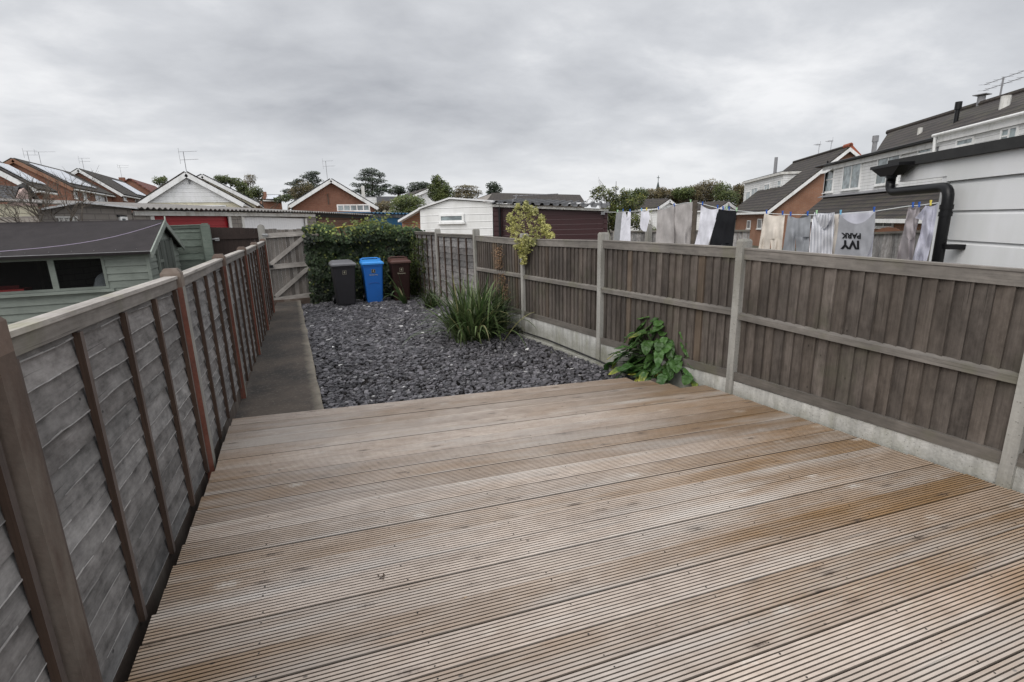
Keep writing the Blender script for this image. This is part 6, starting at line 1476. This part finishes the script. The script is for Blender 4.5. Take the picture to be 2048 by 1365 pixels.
tree('bushy_tree', 'yellow green bushy tree under the thin half bare tree', 44, [(500, 392, 22, 16), (512, 384, 14, 12), (486, 384, 12, 10), (572, 396, 12, 8), (556, 400, 10, 6)], M['bush'], 3200, 3.2, group='trees beyond the rooftops')
tree('bushy_tree', 'small pale tree top above the ridge left of the white gable', 50, [(320, 363, 14, 8), (328, 358, 7, 5)], M['bush'], 900, 2.6, group='trees beyond the rooftops')
tree('cedar_tree', 'dark cedar with flat tiers behind the left slope of the brick gable', 62, [(627, 347, 17, 5), (620, 354, 22, 6), (598, 362, 14, 5), (587, 368, 17, 5), (630, 362, 16, 6), (580, 383, 14, 6), (600, 376, 22, 8), (624, 374, 22, 9), (590, 392, 20, 8)], M['pine'], 7000, 2.6, flat=True, group='trees beyond the rooftops', dens=-.35)
tree('autumn_tree', 'brownish rounded tree in front of the dark cedar', 55, [(606, 378, 20, 17), (596, 388, 20, 14), (618, 384, 16, 14)], M['autumn'], 2600, 3.0, group='trees beyond the rooftops')
tree('pine_tree', 'tallest dark pine with layered limbs right of the brick gable', 62, [(738, 342, 18, 6), (735, 349, 20, 6), (758, 350, 13, 6), (730, 358, 22, 6), (752, 362, 22, 7), (726, 371, 24, 6), (748, 376, 26, 8), (720, 382, 22, 6), (772, 372, 14, 5), (768, 381, 18, 6), (742, 388, 26, 7)], M['pine'], 8500, 2.6, flat=True, group='trees beyond the rooftops', dens=-.38)
tree('pine_tree', 'low pine just right of the tallest pine', 66, [(794, 377, 16, 6), (790, 385, 18, 6), (802, 383, 12, 6)], M['pine'], 2200, 2.6, flat=True, group='trees beyond the rooftops')
tree('pine_tree', 'flat topped pine left of the upright bushy tree', 66, [(838, 369, 20, 6), (836, 377, 22, 8), (852, 374, 14, 8), (826, 384, 14, 6)], M['pine'], 3600, 2.6, flat=True, group='trees beyond the rooftops')
tree('upright_tree', 'upright green bushy tree over the white gabled house', 36, [(874, 362, 11, 11), (880, 374, 20, 14), (872, 388, 17, 14), (892, 384, 15, 12), (864, 376, 9, 8), (884, 396, 22, 12)], M['bush'], 6500, 3.0, dens=-.35, group='trees beyond the rooftops')
tree('round_bush', 'bright green rounded bush above the blue sheeting', 32, [(814, 402, 27, 14), (800, 408, 20, 13), (832, 406, 20, 14), (802, 424, 24, 14), (826, 422, 24, 14)], M['bush'], 5200, 3.0, dens=-.4, shade=(.6, 1.9), group='trees beyond the rooftops')
tree('pine_tree', 'brownish pine between the bushy tree and the long tiled roof', 70, [(934, 375, 22, 5), (926, 383, 24, 6), (944, 386, 22, 8), (930, 394, 28, 8), (915, 390, 14, 8)], M['autumn'], 3800, 2.6, flat=True, group='trees beyond the rooftops')
tree('bushy_tree', 'small round tree at the left end of the long tiled roof', 60, [(986, 372, 14, 8), (992, 380, 13, 8), (982, 386, 10, 8)], M['pine'], 1900, 2.6, group='trees beyond the rooftops')
tree('autumn_tree', 'low brown hedge like tree behind the brown roofed houses', 52, [(770, 412, 22, 10), (755, 416, 18, 7)], M['autumn'], 1200, 3, group='trees beyond the rooftops')
tree('apple_tree', 'apple tree with sparse yellow green leaves right of the maroon garage', 21, [(1197, 357, 4, 7), (1191, 378, 10, 10), (1204, 372, 8, 10), (1196, 392, 16, 12), (1219, 385, 12, 9), (1232, 377, 6, 6), (1226, 400, 16, 14), (1248, 388, 9, 12), (1250, 406, 18, 14), (1228, 420, 24, 18), (1262, 415, 20, 16), (1280, 400, 12, 12), (1222, 443, 18, 18), (1250, 440, 30, 18), (1280, 445, 16, 16)], M['fruit'], 7600, 3.4, trunk=2.2, branches=34, dens=-.18, shade=(.5, 1.5), group='trees beyond the rooftops')
tree('shrub', 'pale leaved shrub left of the big grey towel', 16.5, [(1300, 436, 10, 14), (1308, 450, 10, 16), (1296, 458, 12, 14)], M['fruit'], 900, 3.0, trunk=1.2, branches=14, dens=-.1, shade=(.7, 1.7), group='trees beyond the rooftops')
woods = [((1262, 398, 26, 16), (1280, 388, 16, 12)), ((1300, 394, 24, 16), (1322, 388, 12, 14)), ((1340, 392, 26, 14), (1356, 398, 22, 14)), ((1364, 388, 20, 12), (1375, 384, 14, 10)), ((1392, 382, 18, 12), (1384, 396, 24, 16)), ((1420, 374, 28, 14), (1420, 388, 34, 18)), ((1445, 384, 22, 18), (1455, 398, 24, 18)), ((1478, 378, 14, 10), (1484, 392, 22, 18)), ((1400, 404, 40, 14), (1355, 410, 30, 10))]
wl_ = ['brown wood edge tree above the apple tree', 'dark green tree left of the church spire', 'low dark tree right of the church spire', 'thin brown tree left of the domed woodland crown', 'reddish brown tree beside the domed woodland crown', 'broad domed tree forming the highest part of the woodland', 'russet tree on the right shoulder of the domed crown', 'bare topped tree touching the far dormer house', 'dark undergrowth tree in front of the domed crown']
for i, b in enumerate(woods):
    tree('woodland_tree', wl_[i], 100+i % 3*4, list(b), M['autumn'] if i % 3 else M['bush'], 4200, 2.8, group='woodland trees on the skyline', dens=-.6, branches=10)
# far tree belt closing the horizon between the houses
mb = MB(); random.seed(5)
for i in range(26000):
    a = math.radians(-62+i/26000*132); a += R_(-.01, .01); D_ = 170+R_(-8, 8); x = math.sin(a)*D_; y = math.cos(a)*D_
    top = 4.2+2.6*mn.noise(V(a*14, 0, 0))+1.4*mn.noise(V(a*45, 3, 0)); z = -3+(top+3)*random.random()**.7
    l = R_(.5, 1.1); mb.leaf(V(x, y, z), V(R_(-1, 1), R_(-1, 1), R_(-1, 1)).normalized(), V(R_(-.4, .4), -1, R_(0, 1)).normalized(), l, l*.8, (R_(.5, 1.2), 0, .5))
solo('distant_woods', mb, M['autumn'], 'low belt of distant trees along the horizon', 'woods', kind='stuff')
# bare branching tree by the shed roof
def bare(base, h, label, depth=6):
    rt = thing('bare_tree', base, label, 'tree'); mb = MB()
    def grow(p, d, l, r, k):
        if k == 0 or r < .0012: return
        q = p; pts = [p]; rad = [r]
        for i in range(3):
            d = (d+V(R_(-.28, .28), R_(-.28, .28), R_(-.12, .18))).normalized(); q = q+d*l/3; pts.append(q); rad.append(r*(1-.12*(i+1)))
        mb.tube(pts, rad, 5 if r < .02 else 7, cap=False)
        for _ in range(3 if k > 2 else 2):
            dd = (d+V(R_(-1, 1), R_(-1, 1), R_(-.45, .6))*.85).normalized(); grow(q if _ else pts[2], dd, l*R_(.62, .85), r*.60, k-1)
    for a in (-.9, -.2, .5, 1.0): grow(base, V(a, R_(-.3, .3), .9).normalized(), h*.36, .028, depth)
    part('branches', mb, M['bark'], rt)
b = at(66, 455, 9.4); random.seed(19); bare(V(b.x, b.y, 1.05), 1.75, 'bare leafless tree with tangled twigs behind the shed roof'); 
mb = MB(); mb.tube([V(b.x, b.y, GZ), V(b.x, b.y, 1.1)], [.11, .07], 8); part('trunk', mb, M['bark'], bpy.data.objects['bare_tree.001'] if 'bare_tree.001' in bpy.data.objects else bpy.data.objects['bare_tree'])
# small fallen leaf debris on the deck
for (px, py, s_, lab, dk) in ((760, 1156, .022, 'dark curled leaf scrap lying on the pale board', 1), (1405, 965, .010, 'tiny dark crumb near the right middle of the deck', 1), (930, 1197, .008, 'small yellow leaf speck on the deck', 0)):
    p = gz(px, py, .003); mb = MB()
    for i in range(6): mb.leaf(p+V(R_(-1, 1)*s_, R_(-.4, .4)*s_, .002), V(R_(-1, 1), R_(-.6, .6), .15).normalized(), V(R_(-.3, .3), R_(-.3, .3), 1), s_, s_*.35, (.25 if dk else 1.5, 0 if dk else 1, .5))
    solo('fallen_leaf', mb, M['dry'], lab, 'leaf')
